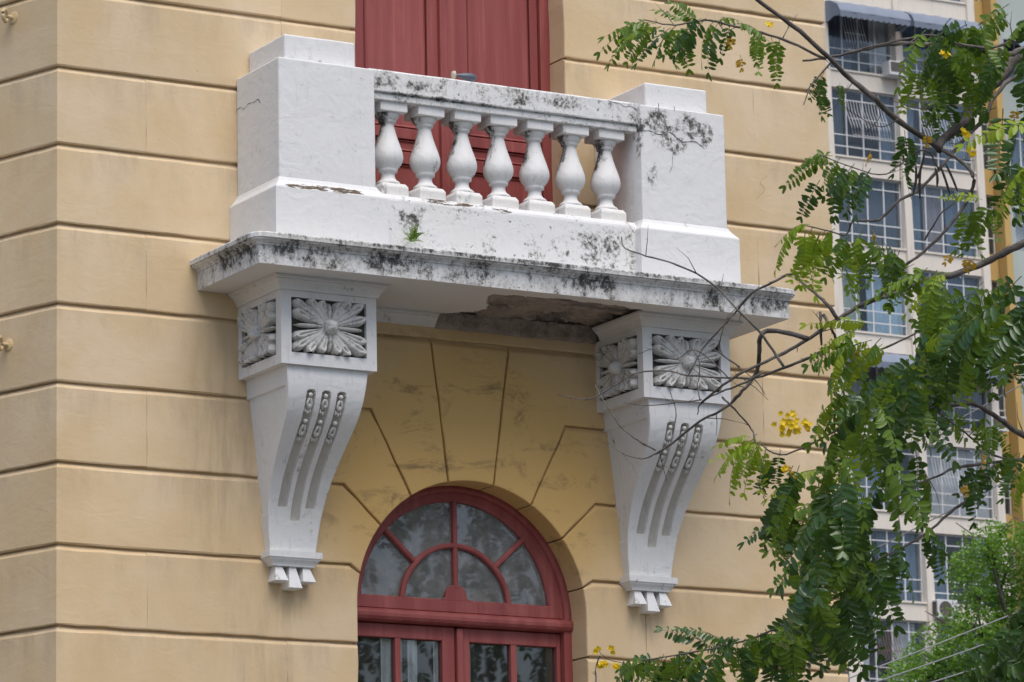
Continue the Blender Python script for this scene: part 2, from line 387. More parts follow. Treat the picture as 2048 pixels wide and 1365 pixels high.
# ================================================================== old building
TH = R(109.5); SDX, SDY = math.cos(TH), math.sin(TH)       # side wall runs off at this angle
XR = 4.467; G = .009; DEP = .20
LINES = [7.305, 6.921, 6.529, 6.139, 5.758, 5.372, 4.978, 4.592]
zz = 4.592
while zz > .5: zz -= .388; LINES.append(zz)
zz = 7.305
for _ in range(7): zz += .388; LINES.append(zz)
LINES.sort()
XC = 2.245; ZC = 4.785; RA = .648
OL, OR_ = XC - RA, XC + RA                    # arched opening
UL, UR = 1.627, 2.840                         # balcony door opening
UDB, UDT = 6.50, 8.857 - G
old = empty('historic_building', (0, 0, 0))
tag(old, 'cream rusticated stucco building with a white balcony and dark red doors', 'building')
def arc(a0, a1, n=14, r=RA): return [(XC + r*math.cos(a0+(a1-a0)*i/n), ZC + r*math.sin(a0+(a1-a0)*i/n)) for i in range(n+1)]

# wall core behind the grooves
b = MB(); e = .022; Y0, Y1 = .02, .42
def cbx(x0, x1, z0, z1): b.box(x0, x1, Y0, Y1, z0, z1)
TOPZ = LINES[-1]
cbx(.02, OL-e, .05, ZC); cbx(OR_+e, XR-.02, .05, ZC)
for sgn in (1, -1):
    ar = arc(math.pi/2, 0 if sgn > 0 else math.pi, 20, RA+e)
    xe = XR-.02 if sgn > 0 else .02
    poly = ar + [(xe, ZC), (xe, 6.45), (XC, 6.45)]
    b.loops([[(x, Y0, z) for x, z in poly], [(x, Y1, z) for x, z in poly]], True, True, True)
cbx(.02, UL-e, 6.45, TOPZ); cbx(UR+e, XR-.02, 6.45, TOPZ); cbx(UL-e, UR+e, UDT+e, TOPZ)
# side core, right, back, roof
q0 = Vector((.02, .02)); q1 = Vector((SDX*6.0+.02, SDY*6.0))
b.loops([[(q0.x, q0.y, z), (q1.x, q1.y, z), (q1.x+.4, q1.y, z), (q0.x+.4, q0.y+.05, z)] for z in (.05, TOPZ)], True, True, True)
wallcore = b.build('wall', M['groove'], old)
b = MB(); b.box(XR-.42, XR-.021, .43, 6.4, .05, TOPZ); b.box(-2.2, XR-.43, 6.0, 6.4, .05, TOPZ)
b.build('rear_wall', M['wall'], old)
b = MB(); b.box(-2.4, XR-.43, .43, 5.99, 6.05, 6.30); b.build('floor_slab', M['white'], old)
b = MB(); b.box(-2.5, XR+.06, -.07, 6.5, TOPZ+.003, TOPZ+.25); b.build('roof', M['white'], old)

def stone(poly, name='stone_block', y0=0.0, y1=DEP):
    mb = MB(); block_xz(mb, poly, y0, y1, jx=(J, J2))
    return mb.build(name, M['wall'], old)
def rect(x0, x1, z0, z1): return [(x0, z0), (x1, z0), (x1, z1), (x0, z1)]
HL = .0003   # half of a hairline vertical joint
def corner_stone(J, z0, z1):
    mb = MB(); n_in = Vector((SDY, -SDX)) * -1
    L = 6.0
    poly = [(J, 0), (J, DEP), (.12, DEP), (SDX*L+.2, SDY*L), (SDX*L, SDY*L), (0, 0)]
    block_plan(mb, poly, z0, z1, jx=J); return mb.build('corner_stone', M['wall'], old)

# joint break points on either side of the arch (x where the level joint turns down to the arch)
BRK = {5.758: ((1.695, 5.735), (1.897, 5.345), (2.788, 5.735), (2.593, 5.345)),
       5.372: ((1.545, 5.353), (1.724, 5.185), (2.945, 5.350), (2.760, 5.175)),
       4.978: ((1.570, 4.966), (1.607, 4.935), (2.920, 4.962), (2.880, 4.935))}
def ang(p): return math.atan2(p[1]-ZC, p[0]-XC)
KL = ((2.030, 6.12), (2.115, 5.42)); KR = ((2.475, 6.12), (2.373, 5.42))
for k in range(len(LINES)-1):
    z0, z1 = LINES[k], LINES[k+1]-G
    r3 = round(z0, 3); odd = abs(((z0-7.305+.388*40) / .388) % 2 - 1) < .5
    J = .469 if r3 in (6.921, 6.139, 5.372, 4.592) or (r3 not in LINES and odd) else 1.21
    J2 = 3.99 if r3 in (6.529, 5.758, 4.978, 7.305) else 3.24
    corner_stone(J-HL, z0, z1)
    if 4.5 < z0 < 6.1:                       # courses that bend into voussoirs
        lo = BRK.get(r3); up = BRK.get(round(LINES[k+1], 3))
        h = G/2
        def side(s):
            xs, xo = (J+HL, J) if s < 0 else (J2-HL, J2)
            i = 0 if s < 0 else 2
            top = []; bot = []
            # joint centre lines: shift by half a groove along the local normal
            def shifted(p, q, d):
                a, c = Vector(p), Vector(q); e_ = (c-a).normalized(); n_ = Vector((-e_.y, e_.x))
                if n_.y < 0: n_ = -n_
                return a + n_*d, c + n_*d
            if up:
                a, c = shifted(up[i], up[i+1], -h)
                aa = Vector((a.x + (c.x-a.x)*((z1-a.y)/(c.y-a.y)), z1)); aend = ang(c); top = [(xs, z1), tuple(aa)]
            else:                            # the top voussoir against the keystone
                kp = KL if s < 0 else KR
                dx = -h if s < 0 else h
                top = [(xs, z1), (kp[0][0]+dx, z1)]; aend = ang((kp[1][0]+dx, kp[1][1]))
            if lo:
                a, c = shifted(lo[i], lo[i+1], h)
                aa = Vector((a.x + (c.x-a.x)*((z0-a.y)/(c.y-a.y)), z0)); abeg = ang(c); bot = [tuple(aa), (xs, z0)]
                curve = arc(aend, abeg, 8)
            else:
                jam = OL if s < 0 else OR_
                curve = arc(aend, math.pi if s < 0 else 0, 6) + [(jam, z0)]; bot = [(xs, z0)]
            return top + curve + bot
        stone(side(-1), 'voussoir'); stone(side(1), 'voussoir')
        stone(rect(J2+HL, XR, z0, z1))
        if r3 == 5.758:
            h2 = h
            a0 = ang((KL[1][0]+h2, KL[1][1])); a1 = ang((KR[1][0]-h2, KR[1][1]))
            stone([(KR[0][0]-h2, z1), (KL[0][0]+h2, z1)] + arc(a0, a1, 6), 'keystone')
        continue
    if z0 < 4.5: xl, xr = OL, OR_
    elif z0 > 6.4 and z0 < UDT: xl, xr = UL, UR
    else: xl = xr = None
    if xl is None:
        stone(rect(J+HL, J2-HL, z0, z1)); stone(rect(J2+HL, XR, z0, z1))
    else:
        stone(rect(J+HL, xl, z0, z1)); stone(rect(xr, J2-HL, z0, z1)); stone(rect(J2+HL, XR, z0, z1))

def wall_crack(lst, w=.0007):
    P = [on_y(u, v, -.0002) for u, v in lst]; b = MB(); C_ = catmull(P, 4)
    b.tube(C_, [w*random.uniform(.4, 1.2) for _ in C_], 4, False); b.build('crack', plain('wall_crack_dark', (.16, .11, .07), .95) if 'wall_crack_dark' not in bpy.data.materials else bpy.data.materials['wall_crack_dark'], old)
wall_crack(((1535, 352), (1520, 365), (1530, 380), (1512, 398))); # ring bolts in the side wall
def ring_bolt(u, v):
    # meet the side wall plane
    r = ray(u, v); nrm = Vector((SDY, -SDX, 0)); t = -(CAM.dot(nrm))/r.dot(nrm); p = CAM + r*t
    out = nrm if nrm.dot(CAM-p) > 0 else -nrm
    mb = MB(); c = p + out*.055
    ax = Vector((SDX, SDY, 0)); up = Vector((0, 0, 1)); fw = (out*.75 + ax*-.35).normalized()
    pts = [c + fw*(.030*math.cos(q*6.28318/18)) + up*(.030*math.sin(q*6.28318/18)) for q in range(19)]
    mb.tube(pts, .0095, 8); mb.tube([p-out*.02, p+out*.035], .009, 8)
    mb.loops([[p + out*o + ax*(rr*math.cos(q*6.28318/14)) + up*(rr*math.sin(q*6.28318/14)) for q in range(14)] for rr, o in ((.032, -.003), (.030, .004), (.014, .008))], True, False, True)
    return mb.build('ring_bolt', M['ochre_iron'], old)
ring_bolt(27, 36); ring_bolt(17, 690)

# ------------------------------------------------------------------ balcony
def rounded(x0, x1, y0, c):
    """outline from the wall round the front and back to the wall, corners cut by c"""
    P = [(x0, .03)]
    for cx, cy, a0 in ((x0+c, y0+c, 180), (x1-c, y0+c, 270)):
        for i in range(6):
            a = R(a0 + 90*i/5); P.append((cx+c*math.cos(a), cy+c*math.sin(a)))
    return P + [(x1, .03)]
b = MB(); X0, X1, YF = .742, 3.729, -.665
prof = [(0, 6.262, .004), (0, 6.350, .004), (.006, 6.352, .006), (.007, 6.360, .008), (.012, 6.364, .012), (.020, 6.370, .025), (.030, 6.374, .04), (.032, 6.382, .05), (.042, 6.383, .07), (.043, 6.402, .075), (.040, 6.408, .075)]
L = [[(x, y, z + .0012*noise.noise(Vector((x*9, y*9, z*5)))) for x, y in rounded(X0-o, X1+o, YF-o, c)] for o, z, c in prof]
b.loops(L, False); n = len(L[0]); b.f.append(tuple(len(b.v)-n+i for i in range(n))); b.sm.append(False)
balc = b.build('balcony', M['slab'], old); tag(balc, 'white weathered balcony with black mould on its cornice')
# subdivide long straight runs a little so the jitter shows
PATCH = [Vector(p) for p in ((2.10, -.50), (2.2, -.545), (2.35, -.555), (2.5, -.57), (2.75, -.55), (2.93, -.51), (2.985, -.44), (2.97, -.2), (2.96, .03), (2.04, .03), (2.10, -.06), (2.20, -.13), (2.24, -.22), (2.17, -.33))]
def inside(p):
    c = False; j = len(PATCH)-1
    for i in range(len(PATCH)):
        a, d = PATCH[i], PATCH[j]
        if (a.y > p.y) != (d.y > p.y) and p.x < (d.x-a.x)*(p.y-a.y)/(d.y-a.y)+a.x: c = not c
        j = i
    return c
NX, NY = 220, 52; V = []
for j in range(NY+1):
    for i in range(NX+1):
        x = X0 + .002 + (X1-X0-.004)*i/NX; y = YF + .002 + (.03-YF-.002)*j/NY
        nn = Vector((x, y, 0)); q = Vector((x + .035*noise.noise(nn*11), y + .03*noise.noise(nn*13+Vector((5, 0, 0)))))
        z = 6.2625
        if inside(q):
            z += .012 + .020*abs(noise.noise(nn*6)) + .014*noise.noise(nn*17) + .006*noise.noise(nn*45) + (.030 if noise.noise(Vector((x*3.2, y*13, 4))) > .28 else 0)
        V.append((x, y, z))
fa, fb = [], []
for j in range(NY):
    for i in range(NX):
        q = (j*(NX+1)+i, j*(NX+1)+i+1, (j+1)*(NX+1)+i+1, (j+1)*(NX+1)+i)
        (fb if sum(V[t][2] > 6.265 for t in q) >= 1 else fa).append(q)
b = MB(); b.add(V, fa); b.build('soffit', M['soffit'], balc)
b = MB(); b.add(V, fb); tag(b.build('exposed_concrete', M['concrete'], balc), 'broken patch of bare brown concrete in the soffit')

# bed mould under the soffit, round the corbels and along the wall
CW = (.960, 1.475); CS = 2.022; CY = -.458
bp = [(.0, 6.196), (.010, 6.198), (.012, 6.206), (.016, 6.215), (.024, 6.228), (.036, 6.238), (.040, 6.240), (.041, 6.247), (.052, 6.249), (.053, 6.2615)]
b = MB(); sweep(b, [(CW[0], .02), (CW[0], CY), (CW[1], CY), (CW[1], 0), (2.05, 0)], bp); b.build('bed_mould', M['mould'], balc)
b = MB(); sweep(b, [(CW[0]+CS, -.06), (CW[0]+CS, CY), (CW[1]+CS, CY), (CW[1]+CS, .02)], bp); b.build('bed_mould', M['mould'], balc)
# torn stretch of the mould: a rough ledge of mortar
b = MB(); L = []
for i in range(64):
    x = 2.045 + .945*i/63; w = .020 + .010*noise.noise(Vector((x*7, 0, 0))) + .006*noise.noise(Vector((x*31, 0, 0)))
    if i == 0 or i == 63: w *= .5
    row = []
    for j, (o, z) in enumerate(((0, 6.192), (.5, 6.198), (.9, 6.214), (1.1, 6.236), (1.5, 6.258), (1.7, 6.275))):
        row.append((x, -.003 - w*o - .006*noise.noise(Vector((x*23, j*3.1, 2))), z + .006*noise.noise(Vector((x*19, j*2.7, 8)))))
    L.append(row)
b.loops(L, False); b.build('broken_mould', M['concrete'], balc)

# parapet, piers, caps, rail
b = MB()
def rough_slab(mb, x0, x1, ylist, n=40):
    L = []
    for i in range(n+1):
        x = x0 + (x1-x0)*i/n; L.append([(x, y + .0018*noise.noise(Vector((x*6, j, 0))), z + .0022*noise.noise(Vector((x*5, j+9, 0)))) for j, (y, z) in enumerate(ylist)])
    mb.loops(L, False); 
    for row in (L[0], L[-1]): mb.add(row, [tuple(range(len(row)))])
rough_slab(b, 1.50, 2.972, [(-.20, 6.39), (-.445, 6.39), (-.445, 6.700), (-.442, 6.712), (-.425, 6.735), (-.41, 6.738), (-.22, 6.738), (-.2, 6.73)])
b.build('parapet', M['parapet'], balc)
b = MB()
rough_slab(b, 1.470, 3.010, [(-.225, 7.212), (-.412, 7.212), (-.415, 7.215), (-.415, 7.240), (-.410, 7.243), (-.410, 7.249), (-.428, 7.250), (-.430, 7.254), (-.430, 7.352), (-.424, 7.360), (-.23, 7.362), (-.22, 7.35)], 60)
b.build('rail', M['rail'], balc)
def soft_box(mb, x0, x1, y0, y1, z0, z1, rad=.008, n=10, amp=.002):
    """box with rounded, slightly uneven plaster edges"""
    bm = bmesh.new(); bmesh.ops.create_cube(bm, size=1)
    for v in bm.verts: v.co = Vector(((x0+x1)/2 + v.co.x*(x1-x0), (y0+y1)/2 + v.co.y*(y1-y0), (z0+z1)/2 + v.co.z*(z1-z0)))
    bmesh.ops.bevel(bm, geom=bm.edges[:], offset=rad, segments=3, affect='EDGES', profile=.5)
    bmesh.ops.subdivide_edges(bm, edges=[q for q in bm.edges if q.calc_length() > .1], cuts=n, use_grid_fill=True)
    bm.verts.index_update()
    mb.add([v.co + Vector((1, 1, 1))*(amp*noise.noise(v.co*5)) for v in bm.verts], [tuple(v.index for v in f.verts) for f in bm.faces], False); bm.free()
for px0, px1, qx0, qx1, cx0, cx1 in ((.958, 1.484, .917, 1.527, 1.026, 1.414), (3.004, 3.508, 2.963, 3.550, 3.079, 3.450)):
    b = MB(); soft_box(b, px0, px1, -.458, -.002, 6.60, 7.348); pier = b.build('pier', M['pier'], balc)
    b = MB()
    def rc(x0, x1, y0, z): return [(x0, -.002, z), (x0, y0, z), (x1, y0, z), (x1, -.002, z)]
    b.loops([rc(qx0, qx1, -.5, 6.39), rc(qx0, qx1, -.5, 6.690), rc(qx0+.003, qx1-.003, -.497, 6.698), rc(qx0+.016, qx1-.016, -.484, 6.712), rc(qx0+.030, qx1-.030, -.469, 6.732), rc(px0-.001, px1+.001, -.459, 6.752)], False)
    b.build('pier_plinth', M['pier'], balc)
    b = MB(); soft_box(b, cx0, cx1, -.391, -.002, 7.30, 7.489, .010); b.build('pier_cap', M['pier'], balc)

# balusters (lathe body, square ends)
prof = [(.060, .066), (.0605, .078), (.055, .084), (.043, .092), (.036, .104), (.0338, .118), (.036, .131), (.0475, .135), (.0485, .145), (.0475, .150), (.053, .156), (.066, .172), (.0745, .190), (.0772, .208), (.0755, .226), (.069, .250), (.060, .276), (.050, .305), (.042, .332), (.036, .358), (.0330, .372), (.0345, .380), (.043, .384), (.044, .392), (.042, .396), (.047, .400), (.055, .408), (.0605, .420), (.062, .432)]
b = MB(); b.lathe(prof, (0, 0, 0), 28)
b.cbox(-.075, .075, -.075, .075, -.006, .048, .005); b.loops([[(s1*h, s2*h, z) for s1, s2 in ((-1, -1), (1, -1), (1, 1), (-1, 1))] for h, z in ((.074, .047), (.068, .058), (.062, .0665))], True, False, True)
b.cbox(-.075, .075, -.075, .075, .428, .485, .004)
bal0 = b.build('baluster', M['baluster'], balc, loc=(1.622, -.325, 6.737))
for i in range(1, 7):
    c = dup(bal0, balc, (1.622+.2078*i, -.325, 6.737))
    c.rotation_euler = (0, 0, random.uniform(-.03, .03)); 
# cracks in the plaster of the piers
def crack(pts, w=.0022):
    b = MB(); w *= .62; b.tube(catmull(pts, 4), [w*(.35+.8*random.random()) for _ in range((len(pts)-1)*4+1)], 5, False)
    b.build('crack', M['crack'], balc)
def pc(lst, Y): return [on_y(u, v, Y) + Vector((0, -.0003, 0)) for u, v in lst]
def onx(u, v, X):
    r = ray(u, v); return CAM + r*((X-CAM.x)/r.x)
crack([onx(u, v, .9575) for u, v in ((473, 221), (482, 215), (488, 219), (497, 208), (508, 205), (516, 199), (521, 207))], .0028)
crack(pc(((1281, 262), (1300, 262), (1313, 268), (1325, 269), (1332, 264), (1344, 267), (1355, 277), (1366, 284), (1388, 283), (1400, 290), (1409, 298)), -.459), .0026)
crack(pc(((1344, 294), (1346, 305), (1345, 320), (1344, 335), (1339, 345)), -.459), .0016)
crack(pc(((1317, 207), (1317, 216), (1316, 225)), -.459), .0032)
crack(pc(((1348, 213), (1349, 222)), -.459), .0026)
crack(pc(((1215, 201), (1227, 205), (1240, 208), (1250, 214), (1262, 213), (1276, 222)), -.431), .0016)

# ------------------------------------------------------------------ corbels
ZB0, ZB1 = 5.838, 6.200      # block
def yprof(z):
    T = [(5.0, -.058), (5.1, -.067), (5.19, -.085), (5.26, -.112), (5.36, -.168), (5.45, -.240), (5.53, -.312), (5.60, -.373), (5.66, -.408), (5.72, -.428), (5.78, -.436), (5.842, -.437)]
    for (a, p), (c, q) in zip(T, T[1:]):
        if z <= c:
            t = (z-a)/(c-a); return p + (q-p)*t
    return T[-1][1]
def ysm(z): return sum(yprof(min(5.842, max(5.0, z+d))) for d in (-.03, -.015, 0, .015, .03))/5
def half(z): return (1.217-.997) - (5.837-z)*.125*.93
CCX = 1.2175
b = MB()
zs = [5.0 + .842*i/150 for i in range(151)]
FC = (-.078, 0, .078); HW = .0245
def flute(x, z):
    for j, c in enumerate(FC):
        cc = c*(.95 + .1*(z-5.2)/.5); dx = abs(x-cc)
        ztop = 5.728; zbot = 5.155 if j == 1 else 5.215
        if z < zbot or z > ztop or dx > HW+1e-6: continue
        if z > ztop-HW and math.hypot(dx, z-(ztop-HW)) > HW: continue
        s = 1 - (dx/HW)**2
        return .019 + .012*max(0, s)
    return 0
rows = []
for z in zs:
    w = half(z); xs = [-w]
    xs += [-w+.006]
    for j, c in enumerate(FC):
        cc = c*(.95 + .1*(z-5.2)/.5)
        xs += [cc-HW-.0015, cc-HW, cc-HW*.75, cc-HW*.4, cc, cc+HW*.4, cc+HW*.75, cc+HW, cc+HW+.0015]
    xs += [w-.006, w]
    rows.append([(x, ysm(z) + (flute(x, z) if abs(x) < w-.007 else 0) + (.003 if abs(abs(x)-w) < 1e-5 else 0), z) for x in xs])
frow = rows; nC = len(rows[0]); FV = [p for r_ in rows for p in r_]; ff = {None: [], 0: [], 1: [], 2: []}
for i in range(len(rows)-1):
    for j in range(nC-1):
        zc_ = (zs[i]+zs[i+1])/2; xc_ = (rows[i][j][0]+rows[i][j+1][0])/2; k_ = None
        if flute(xc_, zc_) > 0: k_ = min(2, max(0, (j-2)//9))
        ff[k_].append((i*nC+j, i*nC+j+1, (i+1)*nC+j+1, (i+1)*nC+j))
b.add(FV, ff[None])
for s in (-1, 1):
    rows = []
    for z in zs:
        w = half(z); y = ysm(z); d = -y; rim = .030
        rec = .010 if (d > .085 and z < 5.742) else 0
        ys = [y+.003, y+min(rim, d*.4), y+min(rim+.004, d*.45), y+d*.6, -.001, .02]
        rows.append([(s*(w), ys[0], z), (s*w, ys[1], z), (s*(w-rec), ys[2], z), (s*(w-rec), ys[3], z), (s*(w-rec), ys[4], z), (s*(w-rec), ys[5], z)])
    b.loops(rows, False, False, False, False)
# foot moulding
def foot(h0, y0, z): return [(-h0, .02, z), (-h0, y0, z), (h0, y0, z), (h0, .02, z)]
b.loops([foot(.120, -.06, 5.004), foot(.143, -.088, 5.003), foot(.143, -.088, 4.972), foot(.136, -.083, 4.970), foot(.134, -.080, 4.962), foot(.124, -.068, 4.950), foot(.116, -.062, 4.940), foot(.112, -.06, 4.932)], True, True, True)
corb = b.build('corbel', M['corbel'], old, loc=(CCX, 0, 0))
tag(corb, 'white scrolled corbel under the left end of the balcony')
# block with recessed panels
def panel_block():
    mb = MB(); h = .2575; mb_d = .022
    x0, x1, y0, y1, z0, z1 = -h, h, CY, .02, ZB0, ZB1
    def frame(P, N, u0, u1, v0, v1, bu, bv0, bv1):
        """P(u,v) on the face, N outward: ring + recess"""
        o = [P(u0, v0), P(u1, v0), P(u1, v1), P(u0, v1)]; i = [P(u0+bu, v0+bv0), P(u1-bu, v0+bv0), P(u1-bu, v1-bv1), P(u0+bu, v1-bv1)]
        k = [p - N*mb_d for p in i]; mb.loops([o, i, k], True, False, False)
        return i, k
    frame(lambda u, v: Vector((u, y0, v)), Vector((0, -1, 0)), x0, x1, z0, z1, .055, .058, .035)
    for s in (-1, 1):
        frame(lambda u, v: Vector((s*h, u, v)), Vector((s, 0, 0)), y0, y1, z0, z1, .055, .050, .035)
    mb.add([(x0, y0, z0), (x1, y0, z0), (x1, y1, z0), (x0, y1, z0)], [(0, 1, 2, 3)]); mb.add([(x0, y0, z1), (x1, y0, z1), (x1, y1, z1), (x0, y1, z1)], [(0, 1, 2, 3)])
    return mb
for k_ in range(3):
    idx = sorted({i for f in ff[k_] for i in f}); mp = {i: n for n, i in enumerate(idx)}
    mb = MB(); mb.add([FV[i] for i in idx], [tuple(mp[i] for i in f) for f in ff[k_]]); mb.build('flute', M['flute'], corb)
bo = panel_block().build('corbel_block', M['block'], corb)
bo.matrix_parent_inverse = Matrix.Identity(4)
# near-black backing of the panels
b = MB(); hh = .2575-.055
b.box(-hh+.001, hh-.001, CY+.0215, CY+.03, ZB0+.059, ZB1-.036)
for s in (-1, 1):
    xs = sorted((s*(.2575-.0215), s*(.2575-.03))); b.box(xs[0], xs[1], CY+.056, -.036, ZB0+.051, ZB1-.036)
b.build('panel_back', M['blackish'], corb)
# acanthus rosette: four lobed leaves, four slim petals, a bud
def rosette(P, hu, hv, D):
    """P(u,v,h): point on panel, half sizes hu,hv, depth scale D"""
    out = []
    for qx, qy in ((1, 1), (-1, 1), (-1, -1), (1, -1)):
        mb = MB(); GX, GY = 52, 42; seed = random.random()*9; H = {}
        lobes = []
        for a_, rr, w_ in ((19, .95, .20), (34, 1.0, .21), (50, 1.0, .21), (67, .96, .20)):
            a_ += random.uniform(-3, 3); ca, sa = math.cos(R(a_)), math.sin(R(a_))
            Rr = 1/((ca/hu)**8 + (sa/hv)**8)**(1/8)*rr
            lobes.append((ca, sa, Rr, w_*min(hu, hv)*.80*random.uniform(.9, 1.1)))
        for i in range(GX+1):
            for j in range(GY+1):
                u, v = hu*i/GX, hv*j/GY; best = 0
                for ca, sa, Rr, w_ in lobes:
                    r = u*ca + v*sa; d = abs(-u*sa + v*ca); t = r/Rr
                    if r < 0 or t > 1: continue
                    w = w_*(.20 + 1.22*t)*(1 if t < .80 else math.sqrt(max(0, 1-((t-.80)/.20)**2)))
                    if d >= w: continue
                    q = d/w
                    h = math.sqrt(1-q*q)*(1-.42*math.exp(-(q/.22)**2)*(1 if .25 < t < .88 else .2))*(.42 + .42*math.sin(t*2.2) + .30*max(0, (t-.66)/.34))
                    best = max(best, h)
                ph = math.degrees(math.atan2(v, u)) if (i or j) else 45
                if 12 < ph < 78:
                    ca, sa = math.cos(R(ph)), math.sin(R(ph)); t = math.hypot(u, v)*((ca/hu)**8 + (sa/hv)**8)**(1/8)
                    if t < .80:
                        vein = sum(math.exp(-((ph-n_)/2.6)**2) for n_ in (26.5, 42, 58.5))
                        ed = min(1, (ph-12)/9, (78-ph)/9)**.5*min(1, (.80-t)/.10)**.5
                        best = max(best, (.34 + .40*math.sin(t*2.6))*(1-.38*vein*min(1, t*2))*ed)
                if best > 0: H[(i, j)] = best
        idx = {}; VV = []
        def vid(i, j):
            if (i, j) not in idx:
                h = H.get((i, j), -.12); idx[(i, j)] = len(VV); VV.append(P(qx*hu*i/GX, qy*hv*j/GY, D*(h + .05*noise.noise(Vector((i*.2, j*.2, seed))))))
            return idx[(i, j)]
        FF = [tuple(vid(a_, b_) for a_, b_ in ((i, j), (i+1, j), (i+1, j+1), (i, j+1))) for i in range(GX) for j in range(GY) if any(k in H for k in ((i, j), (i+1, j), (i+1, j+1), (i, j+1)))]
        mb.add(VV, FF, True); out.append(('rosette_leaf', mb))
    for k, (cx, cy) in enumerate(((1, 0), (-1, 0), (0, 1), (0, -1))):
        mb = MB(); Lp = (hu if cx else hv)*.93; wd = min(hu, hv)*.06; rows = []
        for i in range(9):
            t = i/8; r = Lp*(.12+.88*t); w = wd*(.45+.75*math.sin(math.pi*min(1, .15+.8*t)))*(1 if i < 8 else .3)
            rows.append([P(cx*r - cy*w*s, cy*r + cx*w*s, D*(h_*(.62+.25*math.sin(t*3))) if i < 8 else D*.1) for s, h_ in ((-1, .1), (-.75, .8), (0, 1.0), (.75, .8), (1, .1))])
        mb.loops(rows, False, False, False, True); out.append(('rosette_petal', mb))
    mb = MB(); rb = min(hu, hv)*.30; rows = []
    for i in range(7):
        a = i/6*math.pi/2
        rows.append([P(rb*math.cos(a)*math.cos(q*6.28318/16)*(1-.05*(q % 4 == 0)), rb*math.cos(a)*math.sin(q*6.28318/16)*(1-.05*(q % 4 == 0)), D*(.55+1.0*math.sin(a)*(.9 if q % 4 == 0 else 1))) for q in range(16)])
    mb.loops(rows, True, False, True, True)
    mb.loops([[P(rb*1.05*math.cos(q*6.28318/16), rb*1.05*math.sin(q*6.28318/16), D*hz) for q in range(16)] for hz in (0, .56)], True, False, True, True)
    out.append(('rosette_bud', mb)); return out
zc = (ZB0+.058+ZB1-.035)/2; hv = (ZB1-.035-ZB0-.058)/2
sub = rosette(lambda u, v, h: (u, CY+.022-h, zc+v), .2575-.057, hv-.003, .052)
yc = (CY+.055-.035)/2; hu2 = (-.035-CY-.055)/2
sub += rosette(lambda u, v, h: (-.2575+.022-h, yc-u, zc+v-.004), hu2-.002, hv-.003, .052)
sub += rosette(lambda u, v, h: (.2575-.022+h, yc+u, zc+v-.004), hu2-.002, hv-.003, .052)
for nm, mb in sub: mb.build(nm, M['ornament'], corb)
# bellflower drops in the flutes
for c in FC:
    for zt in (5.704, 5.588):
        b = MB()
        def S(z): return ysm(z)+.012
        cc = c*(.95 + .1*(zt-5.2)/.5)
        b.ball((cc, S(zt)-.006, zt), .0115, .0115, .0115)
        z2 = zt-.038; pts = []
        for q in range(15):
            a = q*6.28318/14; pts.append((cc+.0105*math.sin(a)*(1-.25*math.cos(a)), S(z2+.020*math.cos(a))-.006, z2+.020*math.cos(a)))
        b.tube(pts, .0075, 6)
        b.ball((cc, S(z2-.012)-.006, z2-.012), .010, .010, .012)
        for s in (-1, 0, 1): b.ball((cc+s*.012, S(zt-.075)-.002, zt-.075-abs(s)*-.006), .0065, .008, .014)
        b.build('bellflower', M['ornament'], corb)
# guttae
for cx, hgt in ((-.074, .075), (0, .108), (.074, .075)):
    b = MB(); t0, t1 = .017, .036
    b.loops([[(cx+s1*h, y, z) for s1, y in ((-1, .01), (-1, yf), (1, yf), (1, .01))] for h, yf, z in ((t0, -.046, 4.934), (t1-.001, -.083, 4.934-hgt), (t1-.004, -.079, 4.930-hgt))], True, True, True)
    b.build('gutta', M['block'], corb)
c2 = dup(corb, old, (CCX+CS+.0, 0, 0)); c2['label'] = 'white scrolled corbel under the right end of the balcony'
for ch in [o for o in COL.objects if o.parent == corb]:
    k = ch.copy(); COL.objects.link(k); k.parent = c2

# ------------------------------------------------------------------ balcony door
YD = .15
b = MB()
b.box(UL-.004, UL+.075, YD, YD+.12, UDB, UDT); b.box(UR-.055, UR+.004, YD, YD+.12, UDB, UDT); b.box(UL+.075, UR-.055, YD, YD+.12, UDT-.08, UDT)
dr = b.build('balcony_door', M['red'], old); tag(dr, 'tall dark red panelled double door behind the balustrade')
def door_leaf(x0, x1, z0, z1, panels, sl, srr):
    """a leaf as stiles and rails round sunk raised panels"""
    y = YD+.022; mb = MB(); px0, px1 = x0+sl, x1-srr
    mb.cbox(x0, px0, y, y+.045, z0, z1, .003); mb.cbox(px1, x1, y, y+.045, z0, z1, .003)
    last = z0
    for a, c in panels + [(z1, None)]:
        if a > last: mb.cbox(px0+.0005, px1-.0005, y+.001, y+.044, last, a, .003)
        last = c
    o = mb.build('door_leaf', M['red'], dr)
    for a, c in panels:
        mb = MB(); g = .014
        lp = lambda e, yy: [(px0+e, yy, a+e), (px1-e, yy, a+e), (px1-e, yy, c-e), (px0+e, yy, c-e)]
        mb.loops([lp(-.002, y+.03), lp(.003, y+.03), lp(.006, y+.010), lp(.010, y+.006), lp(.014, y+.012), lp(.020, y+.014)], True, False, True)
        mb.build('door_panel', M['red'], dr)
PZ = [(6.62, 7.071), (7.134, 7.202), (7.257, UDT-.2)]
door_leaf(UL+.078, 2.196, UDB+.01, UDT-.083, PZ, .058, .068)
door_leaf(2.215, UR-.058, UDB+.01, UDT-.083, PZ, .148, .046)
b = MB(); b.cbox(2.190, 2.238, YD-.004, YD+.03, UDB+.01, UDT-.083, .008); b.build('astragal', M['red'], dr)

